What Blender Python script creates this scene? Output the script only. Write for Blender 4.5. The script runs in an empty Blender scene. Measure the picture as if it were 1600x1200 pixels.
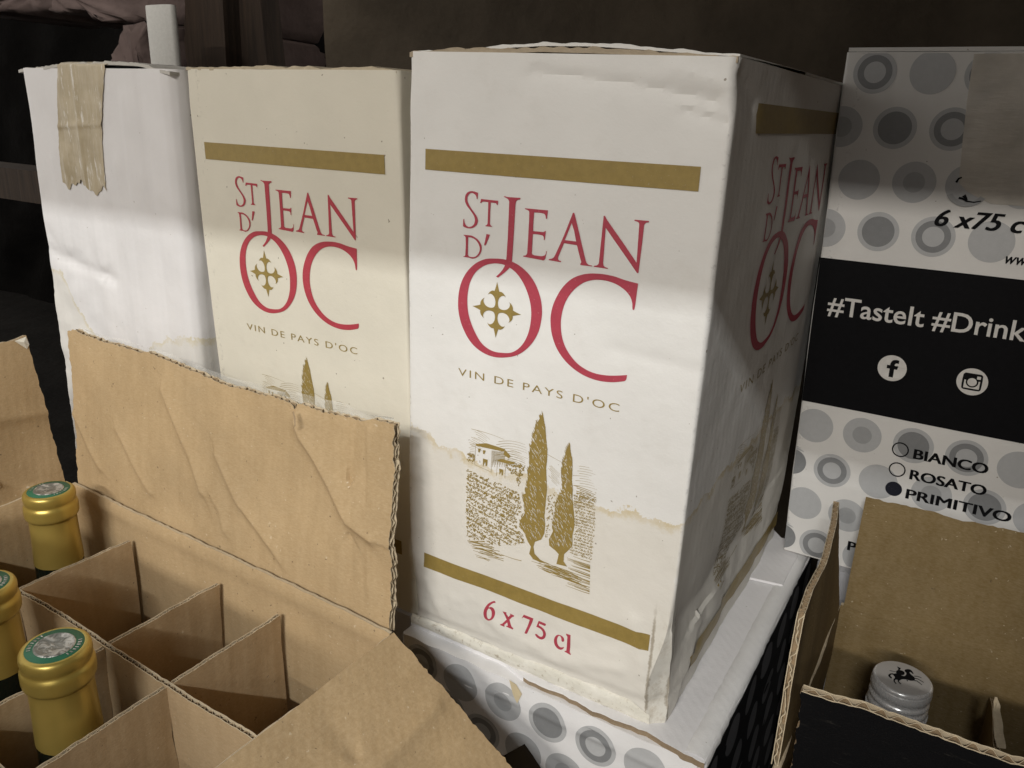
import bpy, bmesh, math, random
import numpy as np
from mathutils import Matrix, Vector
from mathutils.geometry import tessellate_polygon

random.seed(7)
rng = np.random.default_rng(7)
scene = bpy.context.scene
COL = scene.collection

# ------------------------------------------------------------------ camera
FPX = 1232.23
CAM = np.array([0.254172, -0.320972, 0.288345])
_pitch, _yaw, _roll = 0.3273665, -0.5331687, -0.0378223
def cam_axes(pitch, yaw, roll):
    cy, sy, cp, sp, cr, sr = math.cos(yaw), math.sin(yaw), math.cos(pitch), math.sin(pitch), math.cos(roll), math.sin(roll)
    fwd = np.array([sy*cp, cy*cp, -sp]); right = np.array([cy, -sy, 0.0]); down = np.cross(fwd, right)
    return np.array([cr*right + sr*down, -sr*right + cr*down, fwd])
CR = cam_axes(_pitch, _yaw, _roll)
cam_data = bpy.data.cameras.new('camera')
cam = bpy.data.objects.new('camera', cam_data); COL.objects.link(cam)
m = Matrix.Identity(4)
for i in range(3):
    m[i][0] = CR[0][i]; m[i][1] = -CR[1][i]; m[i][2] = -CR[2][i]; m[i][3] = CAM[i]
cam.matrix_world = m
cam_data.sensor_width = 36.0; cam_data.lens = 36.0*FPX/1600.0
cam_data.clip_start = 0.01; cam_data.clip_end = 50.0
scene.camera = cam

# ------------------------------------------------------------------ world, lamps, exposure
world = bpy.data.worlds.new('World'); scene.world = world; world.use_nodes = True
bg = world.node_tree.nodes['Background']
bg.inputs[0].default_value = (1.0, 0.955, 0.89, 1.0); bg.inputs[1].default_value = 0.76
def lamp(name, pos, target, size, watts, col):
    d = bpy.data.lights.new(name, 'AREA'); d.shape = 'RECTANGLE'; d.size = size[0]; d.size_y = size[1]; d.energy = watts; d.color = col
    o = bpy.data.objects.new(name, d); COL.objects.link(o)
    o.location = pos
    dz = math.atan2(target[1]-pos[1], pos[2]-target[2])          # tube stays parallel to the shelf edge
    o.rotation_euler = (dz, 0, 0)
    return o
lamp('ceiling_lamp', (0.84, -2.2, 1.716), (0.05, 0, 0.1), (.9, .030), 39, (.99, 1.0, .985))
lamp('ceiling_lamp', (0.38, -3.0, 1.727), (0.05, 0, 0.1), (.9, .05), 46, (1.0, 0.95, 0.875))
scene.view_settings.view_transform = 'Standard'; scene.view_settings.look = 'None'
scene.view_settings.exposure = 0.0; scene.view_settings.gamma = 1.0
scene.render.engine = 'CYCLES'
scene.render.resolution_x = 1024; scene.render.resolution_y = 768

# ------------------------------------------------------------------ pixel -> point on a known plane (photo is 1600 x 1200)
def ray(px, py):
    return np.array([(px-800)/FPX, (py-600)/FPX, 1.0]) @ CR
def ony(px, py, y=0.0):
    d = ray(px, py); return CAM + d*(y-CAM[1])/d[1]
def onx(px, py, x):
    d = ray(px, py); return CAM + d*(x-CAM[0])/d[0]
def onz(px, py, z):
    d = ray(px, py); return CAM + d*(z-CAM[2])/d[2]

# ------------------------------------------------------------------ helpers
def tag(o, label=None, cat=None, group=None, kind=None):
    if label: o['label'] = label
    if cat: o['category'] = cat
    if group: o['group'] = group
    if kind: o['kind'] = kind
    return o
def empty(name, loc, label, cat, rz=0.0, group=None):
    o = bpy.data.objects.new(name, None); COL.objects.link(o)
    o.empty_display_size = 0.02
    o.location = loc; o.rotation_euler = (0, 0, rz)
    return tag(o, label, cat, group)
def link(name, me, mats, parent=None, smooth=True):
    o = bpy.data.objects.new(name, me); COL.objects.link(o)
    for mt in (mats if isinstance(mats, (list, tuple)) else [mats]):
        me.materials.append(mt)
    if smooth: me.polygons.foreach_set('use_smooth', [True]*len(me.polygons))
    if parent: o.parent = parent
    return o
class MB:
    """collects verts and faces with a material index"""
    def __init__(s): s.v = []; s.f = []; s.m = []; s.n = 0; s.flat = []
    def add(s, V, F, mi=0):
        V = np.asarray(V, float).reshape(-1, 3)
        s.v.append(V); s.f += [tuple(int(i)+s.n for i in f) for f in F]; s.m += [mi]*len(F); s.n += len(V)
    def grid(s, P, mi=0, close_u=False, flip=False):
        # P: (nu, nv, 3)
        nu, nv = P.shape[:2]; F = []
        for i in range(nu if close_u else nu-1):
            j = (i+1) % nu
            for k in range(nv-1):
                q = (i*nv+k, j*nv+k, j*nv+k+1, i*nv+k+1)
                F.append(q[::-1] if flip else q)
        s.add(P.reshape(-1, 3), F, mi)
    def build(s, name, mats, parent=None, smooth=True):
        me = bpy.data.meshes.new(name)
        me.from_pydata(np.concatenate(s.v).tolist(), [], s.f)
        ob = link(name, me, mats, parent, smooth)
        me.polygons.foreach_set('material_index', s.m)
        me.update()
        return ob
def sharp(ob, deg=40):
    me = ob.data
    try: me.set_sharp_from_angle(angle=math.radians(deg))
    except Exception: pass
    return ob
def sinnoise(seed, scale, octaves=14):
    r = np.random.default_rng(seed)
    D = r.normal(size=(octaves, 3)); D /= np.linalg.norm(D, axis=1)[:, None]
    D *= (r.uniform(.5, 1.8, octaves)*2*math.pi/scale)[:, None]; ph = r.uniform(0, 6.28, octaves)
    def f(x, y, z):
        a = 0
        for d, p in zip(D, ph): a = a + np.sin(d[0]*x+d[1]*y+d[2]*z+p)
        return a/math.sqrt(octaves)
    return f
def sstep(a, b, x):
    t = np.clip((x-a)/(b-a), 0, 1); return t*t*(3-2*t)
def creases(lines, soft=.22):
    """lines: (polyline [(u,v)..], depth, width) -> height field with one-sided fold lines"""
    segs = []
    for pl, d, w in lines:
        for i, (a, b) in enumerate(zip(pl[:-1], pl[1:])): segs.append((np.array(a), np.array(b), d, w))
    def f(u, v):
        h = np.zeros(np.broadcast(u, v).shape)
        for a, b, d, w in segs:
            ab = b-a; L = np.hypot(*ab)
            t = np.clip(((u-a[0])*ab[0]+(v-a[1])*ab[1])/L**2, 0, 1)
            dx = u-(a[0]+t*ab[0]); dy = v-(a[1]+t*ab[1]); r = np.sqrt(dx*dx+dy*dy+(soft*w)**2)-soft*w
            side = np.sign(ab[0]*dy-ab[1]*dx)
            hh = d*np.exp(-r/w*np.where(side > 0, 1.0, 2.0))
            h = np.where(np.abs(hh) > np.abs(h), hh, h)
        return h
    return f

# ------------------------------------------------------------------ materials
def nodes(mt): return mt.node_tree.nodes, mt.node_tree.links
def base_mat(name, col, rough=0.7, metal=0.0, spec=0.4):
    mt = bpy.data.materials.new(name); mt.use_nodes = True
    b = mt.node_tree.nodes['Principled BSDF']
    b.inputs['Base Color'].default_value = (*col, 1); b.inputs['Roughness'].default_value = rough
    b.inputs['Metallic'].default_value = metal; b.inputs['Specular IOR Level'].default_value = spec
    return mt
class NB:
    """tiny node builder"""
    def __init__(s, mt):
        s.mt = mt; s.N, s.L = nodes(mt); s.b = s.N['Principled BSDF']
        s.tc = s.N.new('ShaderNodeTexCoord')
    def obj(s): return s.tc.outputs['Object']
    def mapping(s, scale):
        n = s.N.new('ShaderNodeMapping'); n.inputs['Scale'].default_value = scale
        s.L.new(s.obj(), n.inputs[0]); return n.outputs[0]
    def noise(s, scale, detail=3, rough=.55, vec=None, distort=0.0):
        n = s.N.new('ShaderNodeTexNoise'); n.inputs['Scale'].default_value = scale
        n.inputs['Detail'].default_value = detail; n.inputs['Roughness'].default_value = rough
        n.inputs['Distortion'].default_value = distort
        s.L.new(vec if vec is not None else s.obj(), n.inputs['Vector']); return n.outputs['Fac']
    def math(s, op, a, b=None, c=None, clamp=False):
        n = s.N.new('ShaderNodeMath'); n.operation = op; n.use_clamp = clamp
        for i, v in enumerate((a, b, c)):
            if v is None: continue
            if isinstance(v, (int, float)): n.inputs[i].default_value = v
            else: s.L.new(v, n.inputs[i])
        return n.outputs[0]
    def ramp(s, fac, lo, hi, v0=0.0, v1=1.0):
        n = s.N.new('ShaderNodeMapRange'); n.interpolation_type = 'SMOOTHSTEP'
        n.inputs['From Min'].default_value = lo; n.inputs['From Max'].default_value = hi
        n.inputs['To Min'].default_value = v0; n.inputs['To Max'].default_value = v1
        s.L.new(fac, n.inputs['Value']); return n.outputs[0]
    def xyz(s):
        n = s.N.new('ShaderNodeSeparateXYZ'); s.L.new(s.obj(), n.inputs[0]); return n.outputs
    def mix(s, fac, a, b, mode='MIX'):
        n = s.N.new('ShaderNodeMix'); n.data_type = 'RGBA'; n.blend_type = mode
        for k, v in ((0, fac), (6, a), (7, b)):
            if isinstance(v, (int, float)): n.inputs[k].default_value = v
            elif isinstance(v, tuple): n.inputs[k].default_value = (*v, 1) if len(v) == 3 else v
            else: s.L.new(v, n.inputs[k])
        return n.outputs[2]
    def curve(s, fac, pts):
        n = s.N.new('ShaderNodeFloatCurve'); c = n.mapping.curves[0]
        c.points[0].location = pts[0]; c.points[1].location = pts[-1]
        for p in pts[1:-1]: c.points.new(*p)
        n.mapping.update(); s.L.new(fac, n.inputs['Value']); return n.outputs[0]
    def bump(s, h, strength, dist, prev=None):
        n = s.N.new('ShaderNodeBump'); n.inputs['Strength'].default_value = strength; n.inputs['Distance'].default_value = dist
        s.L.new(h, n.inputs['Height'])
        if prev is not None: s.L.new(prev, n.inputs['Normal'])
        return n.outputs[0]
    def color(s, c): s.L.new(c, s.b.inputs['Base Color'])
    def normal(s, n): s.L.new(n, s.b.inputs['Normal'])
    def rough(s, n): s.L.new(n, s.b.inputs['Roughness'])

def board_mat(name, col, W=.16, D=.24, spec=.35, stain=None, lip=None, wear=True, flute=.00005, dirt=0.0, speck=True, corner=False, seed=0.0):
    """coated white corrugated board: faint flutes, paper grain, tone drift, water stain, scuffed edges"""
    mt = base_mat(name, col, .62, 0, spec); B = NB(mt)
    X, Y, Z = B.xyz()
    big = B.noise(14+seed, 4)
    c = B.mix(B.ramp(big, .35, .7), tuple(v*.965 for v in col), tuple(min(1, v*1.02) for v in col))
    warp = B.math('MULTIPLY', B.math('SUBTRACT', B.noise(75, 6, .72), .5), .026)
    if stain:
        pts, zmin, zmax, tint, edge = stain
        t = B.math('DIVIDE', X, W, clamp=True)
        fz = B.curve(t, [(p[0], (p[1]-zmin)/(zmax-zmin)) for p in pts])
        fz = B.math('ADD', B.math('MULTIPLY', fz, zmax-zmin), zmin)
        fz = B.math('ADD', fz, warp)
        d = B.math('SUBTRACT', fz, Z)                      # >0 below the tide line
        inside = B.ramp(d, -.0003, .0006)
        band = B.math('MULTIPLY', inside, B.ramp(d, .0008, .006, 1.0, 0.0))
        band = B.math('MULTIPLY', band, B.ramp(B.noise(60, 3), .35, .6, .35, 1.0))
        c = B.mix(B.math('MULTIPLY', inside, 1.0), c, B.mix(1.0, c, tint, 'MULTIPLY'))
        c = B.mix(B.math('MULTIPLY', band, .9), c, B.mix(1.0, c, edge, 'MULTIPLY'))
    if dirt:
        dn = B.math('MULTIPLY', B.ramp(B.noise(38, 6, .7), .5, .75), dirt)
        c = B.mix(dn, c, (.42, .38, .30))
    if lip:
        lm = B.math('MULTIPLY', B.ramp(B.math('ADD', Z, B.math('MULTIPLY', warp, .12)), lip, lip+.0012, 1.0, 0.0), 1.0)
        pit = B.ramp(B.noise(190, 6, .75), .54, .72)
        lc = B.mix(B.math('MULTIPLY', pit, .6), (.78, .76, .68), (.52, .46, .35))
        c = B.mix(lm, c, lc)
    if wear:
        ex = B.math('MINIMUM', B.math('ABSOLUTE', B.math('SUBTRACT', X, W)), B.math('ABSOLUTE', X))
        ey = B.math('MINIMUM', B.math('ABSOLUTE', B.math('SUBTRACT', Y, D)), B.math('ABSOLUTE', Y))
        e = B.math('MAXIMUM', ex, ey)
        wn = B.math('ADD', e, B.math('MULTIPLY', B.math('SUBTRACT', B.noise(160, 5, .7), .5), .006))
        wm = B.ramp(wn, .0002, .0022, 1.0, 0.0)
        c = B.mix(B.math('MULTIPLY', wm, .7), c, B.mix(B.ramp(B.noise(420, 3), .5, .68), tuple(min(1, v*1.02) for v in col), tuple(v*.68 for v in col)))
    if corner:
        cm = B.math('MAXIMUM', B.math('ABSOLUTE', B.math('SUBTRACT', X, W)), B.math('ABSOLUTE', Y))
        cm = B.ramp(B.math('ADD', cm, B.math('MULTIPLY', B.math('SUBTRACT', B.noise(240, 4, .7), .5), .007)), .0075, .0105, 1.0, 0.0)
        cm = B.math('MULTIPLY', cm, B.ramp(Z, .03, .085, 1.0, 0.0))
        cc_ = B.mix(B.ramp(B.noise(120, 8, .78), .46, .72), (.74, .72, .65), (.46, .40, .31))
        c = B.mix(B.math('MULTIPLY', cm, .7), c, cc_)
        e1 = B.math('MINIMUM', B.math('ABSOLUTE', B.math('SUBTRACT', X, W-.0092)), B.math('ABSOLUTE', B.math('SUBTRACT', Y, .0092)))
        e1 = B.ramp(B.math('ADD', e1, B.math('MULTIPLY', B.math('SUBTRACT', B.noise(300, 5, .7), .5), .003)), .0001, .0011, 1.0, 0.0)
        far = B.ramp(B.math('MAXIMUM', B.math('ABSOLUTE', B.math('SUBTRACT', X, W)), B.math('ABSOLUTE', Y)), .0115, .0125, 1.0, 0.0)
        e1 = B.math('MULTIPLY', B.math('MULTIPLY', e1, far), B.ramp(Z, .05, .07, 1.0, 0.0))
        c = B.mix(B.math('MULTIPLY', e1, .75), c, (.30, .25, .18))
    if speck:
        sp = B.math('MULTIPLY', B.ramp(B.noise(330, 2, .4), .765, .79), .75)
        c = B.mix(sp, c, (.22, .18, .13))
    B.color(c)
    fl = B.math('SINE', B.math('MULTIPLY', B.math('ADD', X, Y), 2*math.pi/.0068))
    n1 = B.bump(fl, .35, flute)
    n2 = B.bump(B.noise(75, 4, .6), .35, .0012, n1)
    n3 = B.bump(B.noise(900, 4, .7), .25, .00035, n2)
    B.normal(n3)
    return mt
def kraft_mat(name, col, seed=0.0, shade=.9, relief=1.0):
    mt = base_mat(name, col, .82, 0, .25); B = NB(mt)
    big = B.noise(11+seed, 5, .6)
    c = B.mix(B.ramp(big, .3, .72), tuple(v*shade for v in col), tuple(v*1.07 for v in col))
    fib = B.noise(1.0, 4, .7, B.mapping((420, 420, 1400)))
    c = B.mix(B.ramp(fib, .3, .75), B.mix(.10, c, (0.12, .08, .035)), B.mix(.07, c, (.95, .85, .68)))
    stk = B.noise(1.0, 4, .6, B.mapping((130, 130, 5)))
    c = B.mix(B.ramp(stk, .32, .68), B.mix(.06, c, (.16, .105, .05)), B.mix(.03, c, (.9, .76, .55)))
    sp = B.math('MULTIPLY', B.ramp(B.noise(420, 2, .45), .72, .75), .35)
    c = B.mix(sp, c, (.75, .66, .5))
    ds = B.math('MULTIPLY', B.ramp(B.noise(370+seed, 2, .45), .735, .76), .6)
    c = B.mix(ds, c, (.1, .07, .04))
    B.color(c)
    X, Y, Z = B.xyz(); rib = B.math('SINE', B.math('MULTIPLY', B.math('ADD', X, Y), 2*math.pi/.0062))
    n1 = B.bump(B.noise(55, 4, .6), .4*relief, .0016, B.bump(rib, .3, .00008))
    n2 = B.bump(B.noise(700, 4, .7), .3, .0004, n1)
    B.normal(n2)
    return mt
def ink_mat(name, col, rough=.55, var=.06, spec=.4, fleck=.25):
    mt = base_mat(name, col, rough, 0, spec); B = NB(mt)
    c = B.mix(B.ramp(B.noise(260, 5, .7), .3, .7), tuple(v*(1-var) for v in col), tuple(min(1, v*(1+var)) for v in col))
    c = B.mix(B.math('MULTIPLY', B.ramp(B.noise(1100, 2, .6), .66, .75), fleck), c, tuple(min(1, .5*v+.42) for v in col))
    B.color(c)
    B.normal(B.bump(B.noise(900, 4, .7), .2, .0003))
    return mt

WHITE = (.78, .775, .755)
M = {}
M['kraft'] = kraft_mat('kraft_liner', (.475, .335, .18))
M['kraft_brightened'] = kraft_mat('kraft_divider', (.50, .355, .20), 3.0)  # wall board with its colour lightened to offset the shade in the cells
M['kraft_edge'] = kraft_mat('kraft_cut_edge', (.60, .50, .35), 5.0)
M['kraft_core'] = kraft_mat('kraft_core', (.34, .24, .14), 6.0)
M['kraft_amber'] = kraft_mat('kraft_amber_liner', (.20, .135, .05), 2.0)
M['red'] = ink_mat('red_ink', (.43, .055, .085))
M['red_cream'] = ink_mat('red_ink_on_cream', (.43, .05, .07))
M['gold'] = ink_mat('gold_ink', (.30, .215, .062), .42, .08, .5)
M['paper'] = ink_mat('paper_gap', (.77, .755, .71), .62)
M['black'] = ink_mat('black_ink', (.006, .006, .007), .6, .1, .08, 0.0)
M['blackgloss'] = base_mat('black_gloss', (.006, .006, .008), .16, 0, .5)
M['navy'] = ink_mat('navy_ink', (.012, .013, .022), .4)
M['pale'] = ink_mat('pale_print', (.66, .64, .61), .6)
M['dot1'] = ink_mat('pale_grey_ink', (.455, .46, .465), .55, .03)
M['dot2'] = ink_mat('mid_grey_ink', (.34, .345, .35), .55, .03)
M['dot3'] = ink_mat('dark_grey_ink', (.22, .225, .23), .55, .04)
M['dotk'] = ink_mat('charcoal_ink', (.075, .075, .08), .5, .06)

# ------------------------------------------------------------------ outlines, decals
def outline(pts, n=7):
    """pts: (x,y) corner or (x,y,1) smooth; closed; returns a dense polygon"""
    N = len(pts); out = []
    P = [np.array(p[:2], float) for p in pts]; S = [len(p) > 2 for p in pts]
    def tang(i):
        return (P[(i+1) % N]-P[i-1])*.5
    for i in range(N):
        j = (i+1) % N; a, b = P[i], P[j]
        if not S[i] and not S[j]: out.append(a); continue
        ta = tang(i) if S[i] else None; tb = tang(j) if S[j] else None
        ch = np.hypot(*(b-a))
        for t, w in ((ta, 0), (tb, 1)): pass
        if ta is None: ta = 1.5*(b-a)-.5*tb*(ch/max(1e-9, np.hypot(*tb)))
        if tb is None: tb = 1.5*(b-a)-.5*ta*(ch/max(1e-9, np.hypot(*ta)))
        ta = ta*(ch/max(1e-9, np.hypot(*ta))); tb = tb*(ch/max(1e-9, np.hypot(*tb)))
        for k in range(n):
            t = k/n; h = (2*t**3-3*t**2+1, t**3-2*t**2+t, -2*t**3+3*t**2, t**3-t**2)
            out.append(h[0]*a+h[1]*ta+h[2]*b+h[3]*tb)
    return [tuple(p) for p in out]
def circle(cx, cy, r, n=40, ry=None):
    return [(cx+r*math.cos(2*math.pi*i/n), cy+(ry or r)*math.sin(2*math.pi*i/n)) for i in range(n)]
def poly_tris(loops):
    V = [Vector((p[0], p[1], 0)) for l in loops for p in l]
    T = tessellate_polygon([[Vector((p[0], p[1], 0)) for p in l] for l in loops])
    return [(v.x, v.y) for v in V], T
def decal(name, shapes, mapf, mat, parent, lift=.00025, step=.007, mi=None):
    """shapes: list of (loops | (verts,tris)) in face coordinates (u,v), metres; mapf(u,v,lift)->xyz arrays"""
    bm = bmesh.new(); lay = bm.verts.layers.float.new('lift')
    for k, sh in enumerate(shapes):
        V, T = sh if isinstance(sh, tuple) else poly_tris(sh)
        vs = [bm.verts.new((x, y, 0)) for x, y in V]
        for v in vs: v[lay] = lift + (k % 7)*.000018
        for t in T:
            a, b, c = (vs[i] for i in t)
            cr = (b.co-a.co).cross(c.co-a.co).z
            if abs(cr) < 1e-13: continue
            try: bm.faces.new((a, b, c) if cr > 0 else (a, c, b)).material_index = mi[k] if mi else 0
            except ValueError: pass
    if step:
        us = [v.co.x for v in bm.verts]; vv = [v.co.y for v in bm.verts]
        for ax, lo, hi in ((0, min(us), max(us)), (1, min(vv), max(vv))):
            x = math.floor(lo/step)*step+step
            while x < hi:
                no = (1, 0, 0) if ax == 0 else (0, 1, 0)
                bmesh.ops.bisect_plane(bm, geom=bm.verts[:]+bm.edges[:]+bm.faces[:], dist=1e-7, plane_co=(x*no[0], x*no[1], 0), plane_no=no)
                x += step
    bm.verts.ensure_lookup_table()
    U = np.array([v.co.x for v in bm.verts]); Vv = np.array([v.co.y for v in bm.verts]); Lf = np.array([v[lay] for v in bm.verts])
    Lf = np.where(Lf <= 0, lift, Lf)
    P = mapf(U, Vv, Lf)
    for v, p in zip(bm.verts, P): v.co = p
    me = bpy.data.meshes.new(name); bm.to_mesh(me); bm.free()
    return link(name, me, mat, parent, True)
def strokes(paths):
    """list of (points, w0, w1) -> list of (verts,tris) ribbons"""
    out = []
    for pts, w0, w1 in paths:
        P = np.array(pts, float); n = len(P)
        T = np.gradient(P, axis=0); T /= np.maximum(1e-9, np.hypot(T[:, 0], T[:, 1]))[:, None]
        Nn = np.stack([-T[:, 1], T[:, 0]], 1); w = np.linspace(w0, w1, n)[:, None]*.5
        L = P+Nn*w; R = P-Nn*w
        V = [tuple(p) for p in L]+[tuple(p) for p in R]; F = []
        for i in range(n-1): F += [(i, n+i, i+1), (i+1, n+i, n+i+1)]
        out.append((V, F))
    return out
_fontcache = {}
def text_shape(txt, u0, u1, v0, v1, bold=0.0, shear=0.0, spacing=1.0):
    """built-in font; the glyphs' box is fitted to u0..u1 x v0..v1 (v = baseline .. cap height)"""
    cu = bpy.data.curves.new('t', 'FONT'); cu.body = txt; cu.offset = bold; cu.shear = shear; cu.space_character = spacing
    cu.resolution_u = 4; cu.size = 1.0
    ob = bpy.data.objects.new('t', cu); COL.objects.link(ob)
    dg = bpy.context.evaluated_depsgraph_get(); me = bpy.data.meshes.new_from_object(ob.evaluated_get(dg))
    V = np.array([v.co[:2] for v in me.vertices]); me.calc_loop_triangles()
    T = [tuple(t.vertices) for t in me.loop_triangles]
    cap = bpy.data.curves.new('h', 'FONT'); cap.body = 'H'; cap.offset = bold
    oh = bpy.data.objects.new('h', cap); COL.objects.link(oh)
    dg = bpy.context.evaluated_depsgraph_get(); mh = bpy.data.meshes.new_from_object(oh.evaluated_get(dg))
    hy = np.array([v.co[1] for v in mh.vertices])
    for o, c, mm in ((ob, cu, me), (oh, cap, mh)):
        bpy.data.objects.remove(o); bpy.data.curves.remove(c); bpy.data.meshes.remove(mm)
    x0, x1 = V[:, 0].min(), V[:, 0].max()
    V[:, 0] = u0+(V[:, 0]-x0)/(x1-x0)*(u1-u0); V[:, 1] = v0+(V[:, 1]-hy.min())/(hy.max()-hy.min())*(v1-v0)
    return ([tuple(p) for p in V], T)

# ------------------------------------------------------------------ carton shell
class Carton:
    def __init__(s, W, D, H, z0=0.0, rfun=lambda z: .0025, disp=None, flat=None):
        s.flat = flat; s.W, s.D, s.H, s.z0, s.r = W, D, H, z0, rfun
        s.disp = disp or (lambda x, y, z, nx, ny: 0*x)
    def shell(s, name, mat, parent, ds=.004, dz=.004, arc=6):
        W, D = s.W, s.D
        nx = max(4, int(W/ds)); ny = max(4, int(D/ds)); nz = max(4, int(s.H/dz))
        zs = np.linspace(s.z0, s.z0+s.H, nz+1)
        cols = []
        for z in zs:
            r = float(s.r(z)); pts = []
            def seg(ax, ay, bx, by, nnx, nny, n):
                for t in np.linspace(0, 1, n, endpoint=True): pts.append((ax+(bx-ax)*t, ay+(by-ay)*t, nnx, nny))
            def corner(cx, cy, a0):
                fl = float(s.flat(z)) if (s.flat and a0 == 0) else 0.0
                for k in range(1, arc):
                    a = a0+math.pi/2*k/arc; t = k/arc; sx, sy = math.sin(a), -math.cos(a)
                    lx, ly = t, -(1-t)
                    pts.append((cx+r*(sx*(1-fl)+lx*fl), cy+r*(sy*(1-fl)+ly*fl), sx, sy))
            seg(r, 0, W-r, 0, 0, -1, nx); corner(W-r, r, 0)
            seg(W, r, W, D-r, 1, 0, ny); corner(W-r, D-r, math.pi/2)
            seg(W-r, D, r, D, 0, 1, nx); corner(r, D-r, math.pi)
            seg(0, D-r, 0, r, -1, 0, ny); corner(r, r, 1.5*math.pi)
            cols.append(pts)
        A = np.array(cols)                     # (nz, np, 4)
        x, y, nxn, nyn = A[..., 0], A[..., 1], A[..., 2], A[..., 3]
        z = np.repeat(zs[:, None], A.shape[1], 1)
        d = s.disp(x, y, z, nxn, nyn)
        P = np.stack([x+nxn*d, y+nyn*d, z], -1).transpose(1, 0, 2)
        mb = MB(); mb.grid(P, 0, close_u=True)
        n = P.shape[0]
        mb.add(P[:, 0], [tuple(range(n))[::-1]]); mb.add(P[:, -1], [tuple(range(n))])
        return mb.build(name, mat, parent)
    def front(s, u, v, lift):
        d = s.disp(u, 0*u, v, 0*u, 0*u-1); return np.stack([u, -d-lift, v], 1)
    def right(s, u, v, lift):
        d = s.disp(0*u+s.W, u, v, 0*u+1, 0*u); return np.stack([s.W+d+lift, u, v], 1)

# ------------------------------------------------------------------ corrugated sheet with real flutes on its cut edge
def sheet(name, c00, c10, c01, c11, t, parent, mats, nu=60, nv=30, height=None, flute=.0058, deep=.012,
          top=True, ends=(False, False), rag=.0004, seed=1, shoulder=0.0, ragside=0.0, notch=None):
    """bilinear sheet: c00 bottom-left, c10 bottom-right, c01 top-left, c11 top-right of the face that is seen;
    t = thickness away from that face.  mats: face, edge, core, back"""
    c00, c10, c01, c11 = (np.array(c, float) for c in (c00, c10, c01, c11))
    n = np.cross(c10-c00, c01-c00); n /= np.linalg.norm(n)
    lin = .00045; r = np.random.default_rng(seed)
    Lu = np.linalg.norm(c10-c00); Lv = np.linalg.norm(c01-c00)
    ns = sinnoise(seed, .02); ns2 = sinnoise(seed+50, .005)
    U = np.linspace(0, 1, nu); V = np.linspace(0, 1, nv)
    def pos(u, v, off):
        u = np.asarray(u, float); v = np.asarray(v, float)
        uu, vv = u[..., None], v[..., None]
        P = c00*(1-uu)*(1-vv)+c10*uu*(1-vv)+c01*(1-uu)*vv+c11*uu*vv
        h = (height(u*Lu, v*Lv) if height is not None else 0*u)
        ragv = rag*(ns(u*Lu, 0, 0)+.7*ns2(u*Lu, 0, 1))*sstep(.97, 1, v)
        ragu = ragside*(ns(3, v*Lv, 0)+.8*ns2(1, v*Lv, 2))*(sstep(.97, 1, u)+sstep(.03, 0, u))
        if shoulder:
            k = np.clip((v*Lv-(Lv-shoulder))/shoulder, 0, 1); h = h-shoulder*(1-np.sqrt(np.maximum(0, 1-k*k)))*.9
        P = P+n*(h+off)[..., None]+(c01-c00)/Lv*ragv[..., None]+(c10-c00)/Lu*ragu[..., None]
        if notch: P = P+(c01-c00)/Lv*(notch(u*Lu)*sstep(.9, 1, v))[..., None]
        return P
    uu, vv = np.meshgrid(U, V, indexing='ij')
    mb = MB()
    def slab(o0, o1, m0, m1, me):
        A = pos(uu, vv, 0*uu+o0); B_ = pos(uu, vv, 0*uu+o1)
        mb.grid(A, m0); mb.grid(B_, m1, flip=True)
        for a, b in ((A[:, -1], B_[:, -1]), (A[0, :], B_[0, :]), (A[:, 0], B_[:, 0]), (A[-1, :], B_[-1, :])):
            mb.grid(np.stack([a, b], 1), me)
    slab(0, -lin, 0, 1, 1)
    slab(-t+lin, -t, 1, 3, 1)
    # flute medium near the cut edges
    nf = int(Lu/flute*10)
    uf = np.linspace(0.001, .999, nf); amp = (t/2-lin*1.1)
    crush = 1-.35*np.clip(ns(uf*Lu*.6, 3, 1), 0, 1)
    wav = np.sin(2*math.pi*uf*Lu/flute+.8*ns(uf*Lu*.4, 0, 5))*amp*crush-t/2
    v0 = max(0.02, 1-deep/Lv)
    if top:
        for th in (0,):
            vs = np.array([v0, .9985]); a, b = np.meshgrid(uf, vs, indexing='ij')
            lo = pos(a, b, np.repeat((wav-.00016)[:, None], 2, 1)); hi = pos(a, b, np.repeat((wav+.00016)[:, None], 2, 1))
            mb.grid(hi, 2); mb.grid(lo, 2, flip=True)
            mb.grid(np.stack([hi[:, 1], lo[:, 1]], 1), 1)
        a = pos(U, 0*U+v0, 0*U-lin); b = pos(U, 0*U+v0, 0*U-t+lin); mb.grid(np.stack([a, b], 1), 2)
    else:
        a = pos(U, 0*U+1, 0*U-lin*.5); b = pos(U, 0*U+1, 0*U-t+lin*.5); mb.grid(np.stack([a, b], 1), 1)
    for e, on in zip((0.0, 1.0), ends):
        ee = .004/Lu if e == 0 else 1-.004/Lu
        q = ee if on else e
        a = pos(0*V+q, V, 0*V-lin*.5); b = pos(0*V+q, V, 0*V-t+lin*.5); mb.grid(np.stack([a, b], 1), 2)
        if on:   # torn medium showing on the side edge
            vs = np.linspace(0.01, .99, 90); w = -t/2+(t*.28)*ns2(vs*Lv*.8, 2, 2)
            P0 = pos(0*vs+ee, vs, w-.0002); P1 = pos(0*vs+e, vs, w-.0002); P2 = pos(0*vs+e, vs, w+.0003); P3 = pos(0*vs+ee, vs, w+.0003)
            mb.grid(np.stack([P0, P1, P2, P3], 1), 1)
    o = mb.build(name, [mats[0], mats[1], mats[2], mats[3]], parent)
    return sharp(o, 50)

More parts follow.
